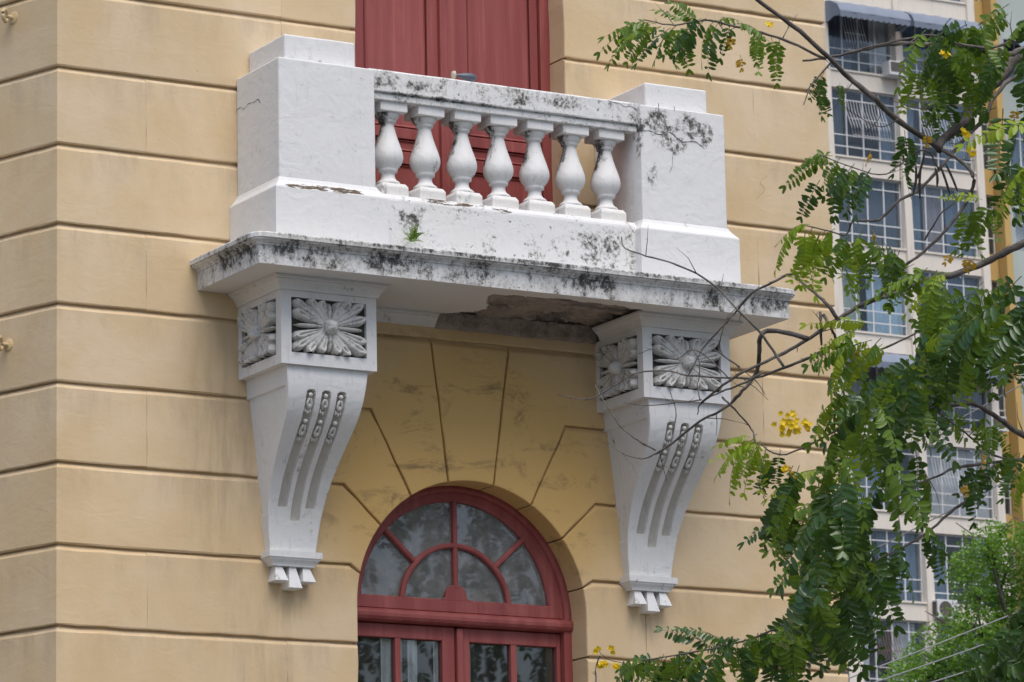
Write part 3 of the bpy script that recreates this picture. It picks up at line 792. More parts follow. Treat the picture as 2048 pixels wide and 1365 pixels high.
# ------------------------------------------------------------------ arched door
b = MB(); YA = .15; ZS = 4.83; RG = .535
NA = 40
Lo = []
for i in range(NA+1):
    a = math.pi*i/NA; co, si = math.cos(a), math.sin(a)
    def pt(r, y, zc): return (XC+r*co, y, zc+r*si)
    Lo.append([pt(.652, YA+.10, ZC), pt(.652, YA-.002, ZC), pt(.632, YA-.004, ZC), pt(.612, YA+.004, ZC+.006), pt(.606, YA+.018, ZC+.010), pt(RG+.012, YA+.022, ZS-.008), pt(RG, YA+.034, ZS-.008), pt(RG, YA+.055, ZS-.008)])
b.loops(Lo, False, False, False, False)
# jamb posts below the springing
b.box(OL-.004, OL+.062, YA, YA+.12, .13, ZC); b.box(OR_-.045, OR_+.004, YA, YA+.12, .13, ZC)
ad = b.build('arched_door', M['red'], old); tag(ad, 'dark red arched door with a fanlight of spoked panes')
# transom with torus band
b = MB(); tz = [(YA+.11, 4.862), (YA+.03, 4.862), (YA+.022, 4.856), (YA+.020, 4.800), (YA+.024, 4.796), (YA-.002, 4.790), (YA-.014, 4.782), (YA-.020, 4.768), (YA-.020, 4.752), (YA-.012, 4.738), (YA-.002, 4.732), (YA+.028, 4.728), (YA+.11, 4.728)]
L = [[(x, y, z) for y, z in tz] for x in (OL-.002, OR_+.002)]
b.loops(L, True, True, True); b.build('transom', M['red'], ad)
# boss and glazing bars
b = MB(); yb = YA+.024
bs = [(XC+.062*math.cos(math.pi*i/14), 4.872+.066*math.sin(math.pi*i/14)) for i in range(15)] + [(XC-.085, 4.858), (XC+.085, 4.858)]
bs = bs[:15] + [(XC-.070, 4.868), (XC-.095, 4.859), (XC+.095, 4.859), (XC+.070, 4.868)]
b.loops([[(x, y, z) for x, z in bs] for y in (yb+.03, yb+.004)] + [[(XC+(x-XC)*.95, yb, 4.86+(z-4.86)*.95) for x, z in bs]], True, False, True); b.build('boss', M['red'], ad)
def bar(p, q, w=.013, name='glazing_bar'):
    a = Vector((p[0], 0, p[1])); c = Vector((q[0], 0, q[1])); d = (c-a).normalized(); n_ = Vector((-d.z, 0, d.x))
    mb = MB(); cs = [(-1, .034), (-1, .006), (-.45, 0), (.45, 0), (1, .006), (1, .034)]
    mb.loops([[p_ + n_*(w*s) + Vector((0, yb-.002+y, 0)) for s, y in cs] for p_ in (a, c)], True, True, True)
    mb.build(name, M['red'], ad)
RI = .305
bar((XC, 4.92), (XC, ZS+RI-.010)); bar((XC, ZS+RI+.010), (XC, ZS+RG+.004), .012)
for s in (-1, 1): bar((XC+s*(RI+.008)*.735, ZS+(RI+.008)*.678), (XC+s*(RG+.004)*.735, ZS+(RG+.004)*.678))
b = MB(); L = []
for i in range(29):
    a = math.pi*i/28
    L.append([(XC+(RI+.013*s)*math.cos(a), yb-.003+y, max(4.855, ZS+(RI+.013*s)*math.sin(a))) for s, y in ((-1, .034), (-1, .006), (-.45, 0), (.45, 0), (1, .006), (1, .034))])
b.loops(L, True, True, True); b.build('glazing_bar', M['red'], ad)
# panes of the fanlight, each its own piece
def sector(r0, r1, a0, a1, n=12):
    o = [(XC+r1*math.cos(a0+(a1-a0)*i/n), max(4.856, ZS+r1*math.sin(a0+(a1-a0)*i/n))) for i in range(n+1)]
    i_ = [(XC+r0*math.cos(a1+(a0-a1)*i/n), max(4.856, ZS+r0*math.sin(a1+(a0-a1)*i/n))) for i in range(n+1)]
    return o + i_
def pane(poly, mat, parent, y, tilt=0):
    mb = MB(); P = [Vector(p) for p in poly]; 
    c = sum(P, Vector((0, 0)))/len(P)
    mb.loops([[(p.x, y+dy+tilt*(p.x-c.x), p.y) for p in P] for dy in (0, .003)], True, True, True); return mb.build('pane', mat, parent)
aa = math.atan2(.678, .735)
for k, (r0, r1, a0, a1) in enumerate(((RI, RG+.004, .02, aa), (RI, RG+.004, aa, math.pi/2), (RI, RG+.004, math.pi/2, math.pi-aa), (RI, RG+.004, math.pi-aa, math.pi-.02), (.03, RI, .02, math.pi/2), (.03, RI, math.pi/2, math.pi-.02))):
    pane(sector(r0, r1, a0, a1), M['dustglass'], ad, yb+.024, random.uniform(-.01, .01))
# the two leaves
def glazed(x0, x1, splits):
    y = YA+.035; zt = 4.724; zb = .15; mb = MB()
    mb.cbox(x0, splits[0][0], y, y+.05, zb, zt, .004); mb.cbox(splits[-1][1], x1, y, y+.05, zb, zt, .004)
    for z0, z1 in ((4.655, zt), (2.4, 2.55), (zb, .6)): mb.cbox(splits[0][0]-.001, splits[-1][1]+.001, y+.001, y+.049, z0, z1, .004)
    mb.cbox(splits[0][1], splits[1][0], y+.004, y+.046, .58, 4.66, .004)
    o = mb.build('door_leaf', M['red'], ad)
    for p, q in splits:
        pane([(p, 2.54), (q, 2.54), (q, 4.66), (p, 4.66)], M['glass'], ad, y+.026, random.uniform(-.004, .004))
        mb = MB(); mb.cbox(p-.001, q+.001, y+.012, y+.03, .59, 2.41, .004); mb.build('door_panel', M['red'], ad)
glazed(OL+.064, 2.236, [(1.676, 1.902), (1.934, 2.166)])
glazed(2.252, OR_-.047, [(2.322, 2.560), (2.594, 2.824)])
b = MB(); b.cbox(2.240, 2.276, YA+.016, YA+.05, .15, 4.716, .006); b.build('astragal', M['red'], ad)
REFL_STRIP = plain('white_reflection', (.88, .88, .86), .8)  # white strips behind the panes stand in for reflections in the glass
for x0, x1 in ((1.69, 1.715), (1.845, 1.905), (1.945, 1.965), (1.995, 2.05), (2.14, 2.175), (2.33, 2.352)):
    mb = MB(); mb.loops([[(x0+(x1-x0)*i/6, .235+.008*math.sin(i*2.1), z) for i in range(7)] for z in (2.6, 4.70)], False); mb.build('reflection_strip', REFL_STRIP, ad)

# ------------------------------------------------------------------ small things on the balcony
# fern rooted in the cornice
fern = empty('fern', (1.86, -.47, 6.41)); tag(fern, 'small green fern sprouting from the balcony cornice', 'plant')
def fern_frond(base, d, Ln, curl):
    mb = MB(); pts = []
    for i in range(9):
        t = i/8; pts.append(base + d*(Ln*t) + Vector((0, 0, -curl*t*t)))
    mb.tube(pts, [.0012*(1-.7*i/8) for i in range(9)], 4)
    for i in range(1, 9):
        t = i/8; p = pts[i]; sd_ = d.cross(Vector((0, -1, .4))).normalized(); w = Ln*.22*(1.1-t)
        for s in (-1, 1):
            e_ = sd_*s*w + d*w*.45; n_ = d*.004
            mb.add([p-n_, p+e_*.5-n_*1.3, p+e_, p+e_*.5+n_*1.3], [(0, 1, 2, 3)])
    return mb.build('frond', M['leaf_mid'], fern)
base = on_y(826, 483, -.475)
for i, (dx, dz, Ln) in enumerate(((-.25, 1, .085), (.15, 1, .075), (-.8, .8, .06), (.6, .7, .06), (-.5, .9, .075), (.3, .6, .05), (-1.1, .45, .055), (.9, .4, .045), (0, .8, .06), (-.15, .6, .05))):
    fern_frond(base + Vector((random.uniform(-.02, .02), 0, random.uniform(-.002, .012))), Vector((dx, -.35+random.uniform(-.2, .2), dz)).normalized(), Ln*1.45, .03)
# teardrop lamp on the rail
LAMP = plain('blue_grey_enamel', (.10, .115, .15), .35, var=.25, scale=30)
lampo = empty('spotlight', tuple(on_y(925, 157, -.36))); tag(lampo, 'small dark blue grey teardrop lamp lying on the balustrade rail', 'lamp')
c = on_y(908, 151.5, -.37); d_ = Vector((1, 0, -.03)).normalized()
b = MB(); pr = [(0, .003), (.026, .010), (.052, .017), (.078, .022), (.098, .0235), (.114, .020), (.121, .012), (.123, .004)]
L = []
for s, r in pr: L.append([c + d_*s + Vector((0, r*math.cos(q*6.28318/14), .004+r*math.sin(q*6.28318/14)*.95)) for q in range(14)])
b.loops(L, True, True, True, True); b.build('lamp_body', LAMP, lampo)
b = MB(); L = []
for s, r in ((-.008, .005), (-.006, .019), (.001, .021), (.004, .015)): L.append([c + d_*s + Vector((s*.4, r*math.cos(q*6.28318/16), .003+r*math.sin(q*6.28318/16))) for q in range(16)])
b.loops(L, True, True, True, True); b.build('lamp_face', plain('pale_lamp_face', (.55, .50, .40), .5), lampo)
# ================================================================== apartment block behind
YB = 94.0; SH = -.0225; ZM = 31.0
def shx(x, z): return x + SH*(z-ZM)
def facade_mat():
    t = NT('cream_facade_paint'); n = t.noise(1.2, 4, .6); st = t.noise(1.3, 6, .65, stretch=(5, 5, .5))
    c = t.mix(n, (.66, .60, .52), (.78, .72, .64)); return t.fin(t.mix(t.smooth(st, .5, .75, 0, .4), c, (.42, .37, .31)), .8)
CREAM = facade_mat()
FRAMEW = plain('white_window_frame', (.66, .67, .68), .5)
YEL = plain('yellow_facade_paint', (.52, .345, .12), .8, var=.12, scale=1.5)
PALE = plain('pale_green_facade', (.42, .47, .44), .8, var=.15, scale=1.0)
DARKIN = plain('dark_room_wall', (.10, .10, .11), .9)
AWN = plain('blue_grey_awning_canvas', (.20, .235, .30), .75, var=.18, scale=3)
ACW = plain('air_conditioner_white', (.62, .63, .63), .5, var=.08)
ACD = plain('air_conditioner_grille', (.10, .085, .075), .7, var=.3)
IRON = plain('rusty_grille_bars', (.20, .13, .10), .7, var=.3)
def curtain_mat(name, col):
    t = NT(name); n = t.noise(6, 4, .6, stretch=(6, 1, .25)); return t.fin(t.mix(t.smooth(n, .3, .7), tuple(q*.7 for q in col), col), .85)
CUR = [curtain_mat('curtain_slate', (.10, .13, .18)), curtain_mat('curtain_blue_grey', (.15, .22, .32)), curtain_mat('curtain_white', (.62, .62, .66)), curtain_mat('curtain_mauve', (.30, .27, .31)), curtain_mat('blind_sage', (.42, .48, .45)), curtain_mat('blind_sky_blue', (.42, .58, .74))]
BGLASS = glass_mat('apartment_glass', .02, (.30, .36, .44), .32)
apt = empty('apartment_building', (68.7, YB, 0)); tag(apt, 'tall cream apartment block with rows of wide gridded windows behind the tree', 'building')
SILL = [39.27 - 2.873*i for i in range(-1, 8)]
BAYS = [(69.0, 71.62), (71.90, 74.60)]
def sbox(mb, x0, x1, y0, y1, z0, z1):
    P = []
    for z in (z0, z1):
        P += [(shx(x0, z), y0, z), (shx(x1, z), y0, z), (shx(x1, z), y1, z), (shx(x0, z), y1, z)]
    mb.add(P, [(0, 3, 2, 1), (4, 5, 6, 7), (0, 1, 5, 4), (1, 2, 6, 5), (2, 3, 7, 6), (3, 0, 4, 7)])
ZTOP = 47.0
for x0, x1 in ((68.45, 69.0), (71.62, 71.90), (74.60, 74.88)):
    mb = MB(); sbox(mb, x0, x1, YB-.10, YB+.5, 0, ZTOP); mb.build('column', CREAM, apt)
for x0, x1 in BAYS:
    for zs_ in SILL:
        mb = MB(); sbox(mb, x0, x1, YB, YB+.4, zs_-.60, zs_); sbox(mb, x0, x1, YB-.05, YB, zs_-.05, zs_+.012); mb.build('spandrel', CREAM, apt)
    mb = MB(); sbox(mb, x0, x1, YB, YB+.4, 0, SILL[-1]-.602); mb.build('lower_wall', CREAM, apt)
mb = MB(); sbox(mb, 60, 74.88, YB+1.6, YB+1.9, 0, ZTOP); sbox(mb, 60, 68.45, YB-.08, YB+1.6, 0, ZTOP); sbox(mb, 60, 74.88, YB-.2, YB+9, ZTOP+.01, ZTOP+.6); mb.build('inner_wall', DARKIN, apt)
PC = {}
def pane_mesh(w, h):
    k = (round(w, 2), round(h, 2))
    if k not in PC:
        mb = MB(); mb.box(0, k[0], 0, .01, 0, k[1]); o = mb.build('pane', BGLASS); PC[k] = o.data; bpy.data.objects.remove(o)
    return PC[k]
def window(parent, x0, x1, z0, z1, cols, rows, cur=0, y=YB+.12, bars=None, split=None):
    """rows: fractions from the top; every pane a piece of its own"""
    zm = (z0+z1)/2; X0_, X1_ = shx(x0, zm), shx(x1, zm); W = X1_-X0_; H = z1-z0; mb = MB(); t = .019
    xs = [X0_ + W*i/cols for i in range(cols+1)]; zsn = [z1]
    for r in rows: zsn.append(zsn[-1]-H*r)
    zsn[-1] = z0
    for i, x in enumerate(xs): mb.box(x-t, x+t, y, y+.06, z0, z1)
    for i, z in enumerate(zsn): mb.box(X0_+t, X1_-t, y+.003, y+.057, z-t*.9, z+t*.9)
    wo = mb.build('window', FRAMEW, parent)
    for r in range(len(rows)):
        for c_ in range(cols):
            o = bpy.data.objects.new('pane', pane_mesh(W/cols-2*t, zsn[r]-zsn[r+1]-1.8*t)); COL.objects.link(o); o.parent = wo
            o.location = (xs[c_]+t, y+.02, zsn[r+1]+t*.9)
            o.rotation_euler = (random.uniform(-.012, .012), 0, random.uniform(-.02, .02))
    if cur is not None:
        for k, (a, c_, ci) in enumerate(cur if isinstance(cur, list) else [(0, 1, cur)]):
            mb = MB(); n_ = int(18*(c_-a))+4; L = []
            for z in (z0+.02, z1-.02): L.append([(X0_+W*(a+(c_-a)*i/n_), y+.22+.035*math.sin(i*2.2+.6*math.sin(i)), z) for i in range(n_+1)])
            mb.loops(L, False); mb.build('curtain', CUR[ci], wo)
    if bars:
        a, c_, mat_, n_, belly = bars
        mb = MB(); za, zb_ = zsn[1], zsn[-1]+.55
        for i in range(n_+1):
            x = X0_+W*(a+(c_-a)*i/n_)
            mb.tube([(x, y-.03, za), (x, y-.05-belly*.15, za*.72+zb_*.28), (x, y-.05-belly*.8, za*.3+zb_*.7), (x, y-.05-belly, zb_+.06), (x, y-.03-belly*.6, zb_)], .011, 4)
        for z, o_ in ((zb_+.06, belly), (za*.5+zb_*.5, belly*.45)): mb.tube([(X0_+W*a, y-.06-o_, z), (X0_+W*c_, y-.06-o_, z)], .012, 4)
        mb.build('grille', mat_, wo)
    return wo
ROWS = (.15, .53, .17, .15)
STY = {(0, 1): dict(cur=[(0, .45, 0), (.72, 1, 2)], bars=(.25, .55, FRAMEW, 7, .3)), (0, 2): dict(cur=[(0, .24, 0), (.8, 1, 1)], bars=(.22, .80, FRAMEW, 13, .42)), (0, 3): dict(cur=0), (0, 4): dict(cur=[(0, .36, 4), (.46, 1, 5)]), (0, 5): dict(cur=3), (0, 6): dict(cur=[(0, .5, 1)]), (0, 7): dict(cur=[(0, .3, 1), (.4, 1, 1)]), (0, 8): dict(cur=[(0, .2, 2), (.55, .9, 2)], bars=(.22, .58, IRON, 9, .38)),
       (1, 1): dict(cur=1), (1, 2): dict(cur=[(0, .2, 1), (.6, 1, 1)], bars=(.22, .8, FRAMEW, 13, .42)), (1, 3): dict(cur=[(0, .22, 1), (.26, .56, 3), (.6, 1, 1)]), (1, 4): dict(cur=[(0, .4, 1), (.5, 1, 1)]), (1, 5): dict(cur=[(0, .4, 0), (.6, 1, 0)], bars=(.1, .5, FRAMEW, 9, .3)), (1, 6): dict(cur=2, bars=(.1, .6, FRAMEW, 11, .3)), (1, 7): dict(cur=[(0, .3, 1), (.8, 1, 1)]), (1, 8): dict(cur=4)}
for bi, (x0, x1) in enumerate(BAYS):
    for fi, zs_ in enumerate(SILL):
        window(apt, x0+.03, x1-.03, zs_+.03, zs_+2.25, 4, ROWS, **STY.get((bi, fi), dict(cur=1)))
def awning(bi, zs_, drop=.55, out=.95, label=None):
    x0, x1 = BAYS[bi]; x0 = shx(x0-.12, zs_); x1 = shx(x1+.02, zs_); zt = zs_+2.22; zb_ = zt-drop
    P = [(YB-.02, zt), (YB-out*.45, zt-drop*.16), (YB-out*.85, zt-drop*.55), (YB-out, zb_)]
    mb = MB(); n_ = 14
    mb.loops([[(x0+(x1-x0)*i/n_, y + .02*math.sin(i*1.7), z + .02*math.sin(i*2.3+y)) for i in range(n_+1)] for y, z in P], False, smooth=True)
    vn = 26; top = [(x0+(x1-x0)*i/vn, YB-out-.003, zb_+.01) for i in range(vn+1)]; bot = [(x0+(x1-x0)*i/vn, YB-out+.02, zb_-.16-.05*abs(math.sin(i*math.pi/2))) for i in range(vn+1)]
    mb.loops([top, bot], False)
    for x in (x0, x1):
        mb.add([(x, y, z) for y, z in P] + [(x, YB-out, zb_-.16), (x, YB-out*.6, zb_-.10), (x, YB-out*.25, zb_-.20), (x, YB-.02, zb_-.12)], [tuple(range(8))])
    ao = mb.build('awning', AWN, apt)
    mb = MB(); mb.tube([(x0+.02, YB-.02, zb_-.1), (x0+.02, YB-out+.03, zb_)], .018, 5); mb.tube([(x1-.02, YB-.02, zb_-.1), (x1-.02, YB-out+.03, zb_)], .018, 5); mb.build('awning_arm', FRAMEW, ao)
awning(0, SILL[1]); awning(1, SILL[1]); awning(0, SILL[5], .5); awning(1, SILL[5], .5)
def air_con(x, z, w, h, d, label, fan=False, y=YB-.02):
    o = empty('air_conditioner', (x, y, z)); tag(o, label, 'air conditioner', 'air conditioners on the apartment block')
    mb = MB(); mb.cbox(x, x+w, y-d, y, z, z+h, .02); mb.build('casing', ACW, o)
    mb = MB()
    if fan:
        c_ = (x+w*.40, z+h*.5); mb.loops([[(c_[0]+r_*math.cos(q*6.28318/20), y-d-yy, c_[1]+r_*math.sin(q*6.28318/20)) for q in range(20)] for r_, yy in ((h*.42, .003), (h*.40, .02), (h*.12, .012), (h*.02, .014))], True, False, True)
        mb.build('fan_guard', ACD, o)
        mb = MB()
        for i in range(7): mb.box(x-.012, x-.002, y-d+.04+i*d*.12, y-d+.065+i*d*.12, z+h*.1, z+h*.9)
        mb.build('side_grille', ACD, o)
    else:
        mb.box(x+.05, x+w*.93, y-d-.008, y-d-.002, z+.05, z+h-.05); mb.build('grille', ACD, o)
        mb = MB(); mb.box(x-.03, x+w+.03, y-d-.05, y, z-.06, z-.015); mb.build('bracket', FRAMEW, o)
p = on_y(1762, 152, YB); air_con(p.x+.02, p.z, .66, .42, .45, 'white window air conditioner below the leftmost blue grey awning')
p = on_y(1874, 160, YB); air_con(p.x, p.z, .60, .42, .45, 'white window air conditioner half hidden by leaves on the top floor')
p = on_y(1860, 1240, YB); air_con(p.x+.05, p.z+.02, .80, .60, .35, 'white split air conditioner with round fan above the bright green tree', True)
p = on_y(1974, 862, YB); air_con(p.x-.1, p.z, .60, .42, .4, 'white window air conditioner low beside the yellow pilaster')
# neighbours further right
yel = empty('yellow_building', (74.9, YB, 0)); tag(yel, 'narrow yellow building with a tall pilaster beside the cream apartment block', 'building')
mb = MB(); sbox(mb, 75.50, 75.74, YB-.2, YB+.6, 0, ZTOP); mb.build('pilaster', YEL, yel)
for fi, zs_ in enumerate(SILL):
    mb = MB(); sbox(mb, 74.88, 75.48, YB+.25, YB+.7, zs_-.62, zs_+.25); mb.build('panel', YEL, yel)
    window(yel, 74.92, 75.46, zs_+.26, zs_+2.24, 2, (.22, .5, .28), cur=[(0, 1, (0, 3, 1)[fi % 3])], y=YB+.35)
mb = MB(); sbox(mb, 74.88, 75.48, YB+1.3, YB+1.5, 0, ZTOP); sbox(mb, 74.88, 75.48, YB+.25, YB+.7, 0, SILL[-1]-.63); mb.build('inner_wall', DARKIN, yel)
pal = empty('pale_building', (75.9, YB, 0)); tag(pal, 'pale green grey building at the far right edge behind the leaves', 'building')
for fi, zs_ in enumerate(SILL):
    mb = MB(); sbox(mb, 75.74, 82, YB+.1, YB+.6, zs_-1.0, zs_+.45); mb.build('wall_band', PALE, pal)
    mb = MB(); sbox(mb, 75.82, 76.15, YB+.1, YB+.6, zs_+.452, zs_+1.87); sbox(mb, 78.4, 82, YB+.1, YB+.6, zs_+.452, zs_+1.87); mb.build('wall_pier', PALE, pal)
    window(pal, 76.17, 78.38, zs_+.47, zs_+1.86, 4, (.3, .7), cur=[(0, 1, (2, 0, 1)[fi % 3])], y=YB+.3)
mb = MB(); sbox(mb, 75.82, 82, YB+1.5, YB+1.7, 0, ZTOP); sbox(mb, 75.82, 82, YB+.1, YB+.6, 0, SILL[-1]-1.001); mb.build('inner_wall', DARKIN, pal)
mb = MB(); x0, z = 76.0, SILL[1]+1.9
mb.loops([[(x0+(2.4)*i/12, y, zz_+.02*math.sin(i*2)) for i in range(13)] for y, zz_ in ((YB+.08, z), (YB-.4, z-.12), (YB-.75, z-.5), (YB-.74, z-.68))], False, smooth=True); mb.build('awning', AWN, pal)

# ================================================================== power cables
CABLE = plain('pale_cable_sheath', (.27, .265, .26), .6); CABLE2 = plain('dark_cable_sheath', (.16, .15, .14), .6)
for (u0, v0, u1, v1, dd, mat_, lab) in ((1690, 1369, 2100, 1198, 32, CABLE, 'pale power cable, uppermost of the three crossing the bright green tree'), (1765, 1369, 2100, 1241, 32.5, CABLE, 'pale power cable, middle one of the three crossing the bright green tree'),
        (1870, 1372, 2100, 1286, 33, CABLE, 'pale power cable, lowest of the three in the bottom right corner'), (1730, 1118, 2100, 916, 30, CABLE2, 'thin dark cable running behind the leaves beside the white curtained window'), (1850, 884, 2100, 738, 30.5, CABLE2, 'thin dark cable rising past the lower grey awning')):
    a = at(u0, v0, dd); c = at(u1, v1, dd+6); d_ = c-a
    pts = [a - d_*.12 + d_*(3.2*i/24.0) + Vector((0, 0, .25*((i/24.0-.4)**2))) for i in range(25)]
    mb = MB(); mb.tube(pts, .0055 if mat_ is CABLE else .0048, 6); tag(mb.build('power_cable', mat_), lab, 'cable', 'overhead cables')

# ================================================================== bright green tree behind the cables
gt = empty('small_leaved_tree', tuple(at(2060, 1300, 62).xy) + (0,)); tag(gt, 'bright green small leaved tree in front of the apartment block', 'tree')
gp = ORIG[gt]
mb = MB(); topg = at(2050, 1330, 62)
mb.tube(catmull([(gp.x, gp.y, 0), (gp.x+.1, gp.y, 3), (gp.x-.1, gp.y+.1, 6), topg], 4), [.26-.012*i for i in range(13)], 10); mb.build('trunk', M['bark'], gt)
GL = leaf_mat('leaf_bright_green', (.075, .19, .018), (.20, .36, .045), .40, .35, (.42, .62, .06))
clumps = []
random.seed(21)
for (u, v, r, n_) in ((1975, 1090, .42, 1), (1925, 1135, .30, 1), (1990, 1150, .45, 1), (2040, 1100, .5, 1), (1945, 1190, .34, 1), (1915, 1165, .22, 1), (2020, 1200, .5, 1), (1985, 1220, .35, 1), (1905, 1255, .36, 1), (1870, 1290, .36, 1), (1950, 1260, .42, 1), (1835, 1325, .34, 1), (1890, 1340, .45, 1), (1940, 1320, .45, 1), (1990, 1290, .5, 1), (2040, 1270, .5, 1), (1845, 1360, .45, 1), (1800, 1350, .25, 1), (1930, 1370, .5, 1), (2000, 1350, .6, 1), (2060, 1330, .7, 1), (2090, 1180, .7, 1), (2110, 1080, .6, 1), (2010, 1075, .25, 1), (2140, 1260, .8, 1), (1965, 1115, .25, 1), (1860, 1430, .6, 1), (1960, 1440, .7, 1), (2080, 1430, .8, 1)):
    c = at(u, v, 62 + random.uniform(-.7, .7)); clumps.append((c, r))
mb = MB()
for c, r in clumps[::2]:
    mid = topg.lerp(c, .5) + Vector((0, 0, -.15)); mb.tube(catmull([topg, mid, c], 4), [.06-.006*i for i in range(9)], 6)
    for _ in range(5):
        e_ = c + Vector((random.uniform(-r, r), random.uniform(-r, r), random.uniform(-r*.4, r))); mb.tube([c.lerp(mid, .3), c.lerp(e_, .5), e_], [.022, .014, .006], 4)
mb.build('branches', M['bark'], gt)
mb = MB()
for c, r in clumps:
    for _ in range(int(1050*(r/.42)**2)):
        d_ = Vector((random.gauss(0, 1), random.gauss(0, 1), random.gauss(0, 1))).normalized()*r*(random.random()**.4)*1.05
        d_.z *= .8
        if noise.noise((c+d_)*3.0) < -.12: continue
        p = c+d_; a = Vector((random.uniform(-1, 1), random.uniform(-1, 1), random.uniform(-.3, 1))).normalized(); n_ = a.cross(Vector((random.uniform(-1, 1), random.uniform(-1, 1), random.uniform(-1, 1)))).normalized()
        L_ = random.uniform(.05, .085); w = L_*.24
        mb.add([p, p+a*L_*.5+n_*w, p+a*L_, p+a*L_*.5-n_*w], [(0, 1, 2, 3)])
tag(mb.build('crown', GL, gt), kind='stuff')

# ================================================================== pinnate leaved tree in the foreground
random.seed(5)
DT = 17.2
tp = at(2480, 900, 18.0)
tree = empty('pinnate_leaved_tree', (tp.x, tp.y, 0)); tag(tree, 'foreground tree with bare twisting twigs, feathery dark green leaves and yellow flowers', 'tree')
fork = at(2470, 700, 18.0); fork2 = at(2440, 250, 17.8)
mb = MB(); mb.tube(catmull([(tp.x, tp.y, .0), (tp.x+.05, tp.y, 1.5), (tp.x-.04, tp.y+.05, 3.2), fork, fork2, at(2400, -150, 17.6)], 5), [.21-.0052*i for i in range(26)], 12); mb.build('trunk', M['bark'], tree)
TW = []     # twig points where leaves may sit
def branch(pts, r0, r1, d0=DT, d1=None, name='branch', kx=1.0):
    d1 = d0 if d1 is None else d1; n_ = len(pts)
    P = [at(u, v, d0+(d1-d0)*i/(n_-1) + .05*math.sin(i*2.3+u)) for i, (u, v) in enumerate(pts)]
    C_ = catmull(P, 4); m_ = len(C_)
    for i in range(1, m_-1): C_[i] = C_[i] + Vector((random.uniform(-1, 1), random.uniform(-1, 1), random.uniform(-1, 1)))*.0022
    s_ = DT/F*.80
    rad = [(r0+(r1-r0)*i/(m_-1))*s_*(.92+.22*random.random()) for i in range(m_)]
    mb = MB(); mb.tube(C_, rad, 8 if r0 > 4 else 6)
    # nodes and short spurs
    for i in range(2, m_-2, 3):
        if random.random() < .6:
            d_ = Vector((random.uniform(-1, 1), random.uniform(-.5, .5), random.uniform(-.8, 1))).normalized()
            q_ = random.random(); L_ = random.uniform(.010, .035) if q_ < .6 else random.uniform(.06, .16); rt = min(rad[i]*.6, .0026)
            e1 = C_[i]+d_*L_*.5; e2 = C_[i]+d_*L_ + Vector((random.uniform(-.3, .3), 0, random.uniform(-.3, .3)))*L_*.6
            mb.tube([C_[i], e1, e2], [rt, rt*.7, rt*.3], 4)
            if q_ > .75: mb.tube([e1, e1 + Vector((random.uniform(-.5, .5), 0, random.uniform(-.4, .6)))*L_*.7], [rt*.6, rt*.25], 4)
    return mb.build(name, M['bark'], tree)
branch([(2440, 250), (2300, 170), (2180, 90), (2048, 111), (1990, 164), (1945, 192), (1937, 217), (1929, 245), (1887, 278), (1878, 301)], 22, 9, 17.8, 17.0)
branch([(1880, 298), (1795, 240), (1739, 189), (1697, 156), (1656, 114), (1600, 64), (1516, 0), (1470, -40)], 7.5, 4.5, 17.0, 16.6)
branch([(2180, 95), (2048, 100), (2018, 109), (1929, 93), (1837, 89), (1778, 89), (1725, 100), (1664, 114), (1606, 122)], 9, 2.5, 17.3, 16.8)
branch([(2060, 60), (1990, 95), (1909, 86), (1865, 71), (1800, 80), (1725, 98)], 4, 2.2, 17.2, 16.8)
branch([(1650, 118), (1579, 85), (1524, 66), (1459, 51), (1417, 41), (1379, 46), (1337, 50), (1287, 40)], 3.6, 1.5, 16.8, 16.6)
branch([(1668, 116), (1640, 150), (1620, 175), (1607, 210)], 2.6, 1.2, 16.8, 16.7)
branch([(2200, 160), (2048, 150), (1990, 192), (1973, 231), (1934, 273), (1878, 340), (1837, 381), (1800, 401), (1756, 440), (1706, 440)], 6, 3, 17.5, 16.8)
branch([(1885, 300), (1930, 330), (1948, 362), (1929, 412), (1895, 456), (1851, 501), (1817, 526)], 5, 3.5, 17.0, 16.8)
branch([(2470, 500), (2250, 440), (2120, 470), (2048, 487), (2004, 509), (1956, 532), (1900, 552), (1845, 562), (1795, 585), (1756, 598), (1720, 612), (1678, 637), (1621, 675), (1568, 706), (1520, 729), (1460, 760), (1403, 806)], 11, 3.0, 17.8, 17.6)
branch([(1817, 526), (1780, 560), (1758, 598)], 3.6, 4, 16.9, 17.4)
branch([(1615, 678), (1577, 667), (1536, 662), (1520, 675), (1519, 710), (1511, 748), (1485, 782), (1460, 808), (1432, 827), (1400, 842), (1330, 897), (1300, 914)], 7, 2.2, 17.5, 17.9)
branch([(1675, 638), (1655, 610), (1635, 592), (1605, 565), (1582, 548), (1544, 566), (1506, 585), (1475, 619), (1452, 646), (1407, 695), (1376, 752)], 5, 1.6, 17.5, 17.9)
branch([(1567, 733), (1525, 672), (1483, 627), (1426, 569), (1357, 531), (1292, 512), (1250, 497), (1243, 474)], 3.6, 1.3, 17.5, 17.9)
branch([(1668, 690), (1621, 715), (1570, 735), (1513, 756), (1456, 756), (1376, 752)], 4.5, 2.2, 17.5, 17.9)
branch([(1530, 745), (1480, 770), (1445, 783), (1403, 806), (1395, 830)], 3, 1.4, 17.6, 17.8)
branch([(1445, 795), (1460, 810), (1498, 851), (1510, 882), (1525, 935)], 3, 1.5, 17.6, 17.5)
branch([(1311, 901), (1266, 874), (1231, 840), (1190, 771)], 2.6, 1.4, 17.8, 18)
branch([(1330, 897), (1285, 918), (1243, 905), (1212, 882)], 1.8, .9, 17.8, 18)
branch([(1376, 752), (1330, 742), (1277, 745), (1235, 768), (1182, 798), (1140, 794), (1115, 790)], 2.2, 1.1, 17.8, 18)
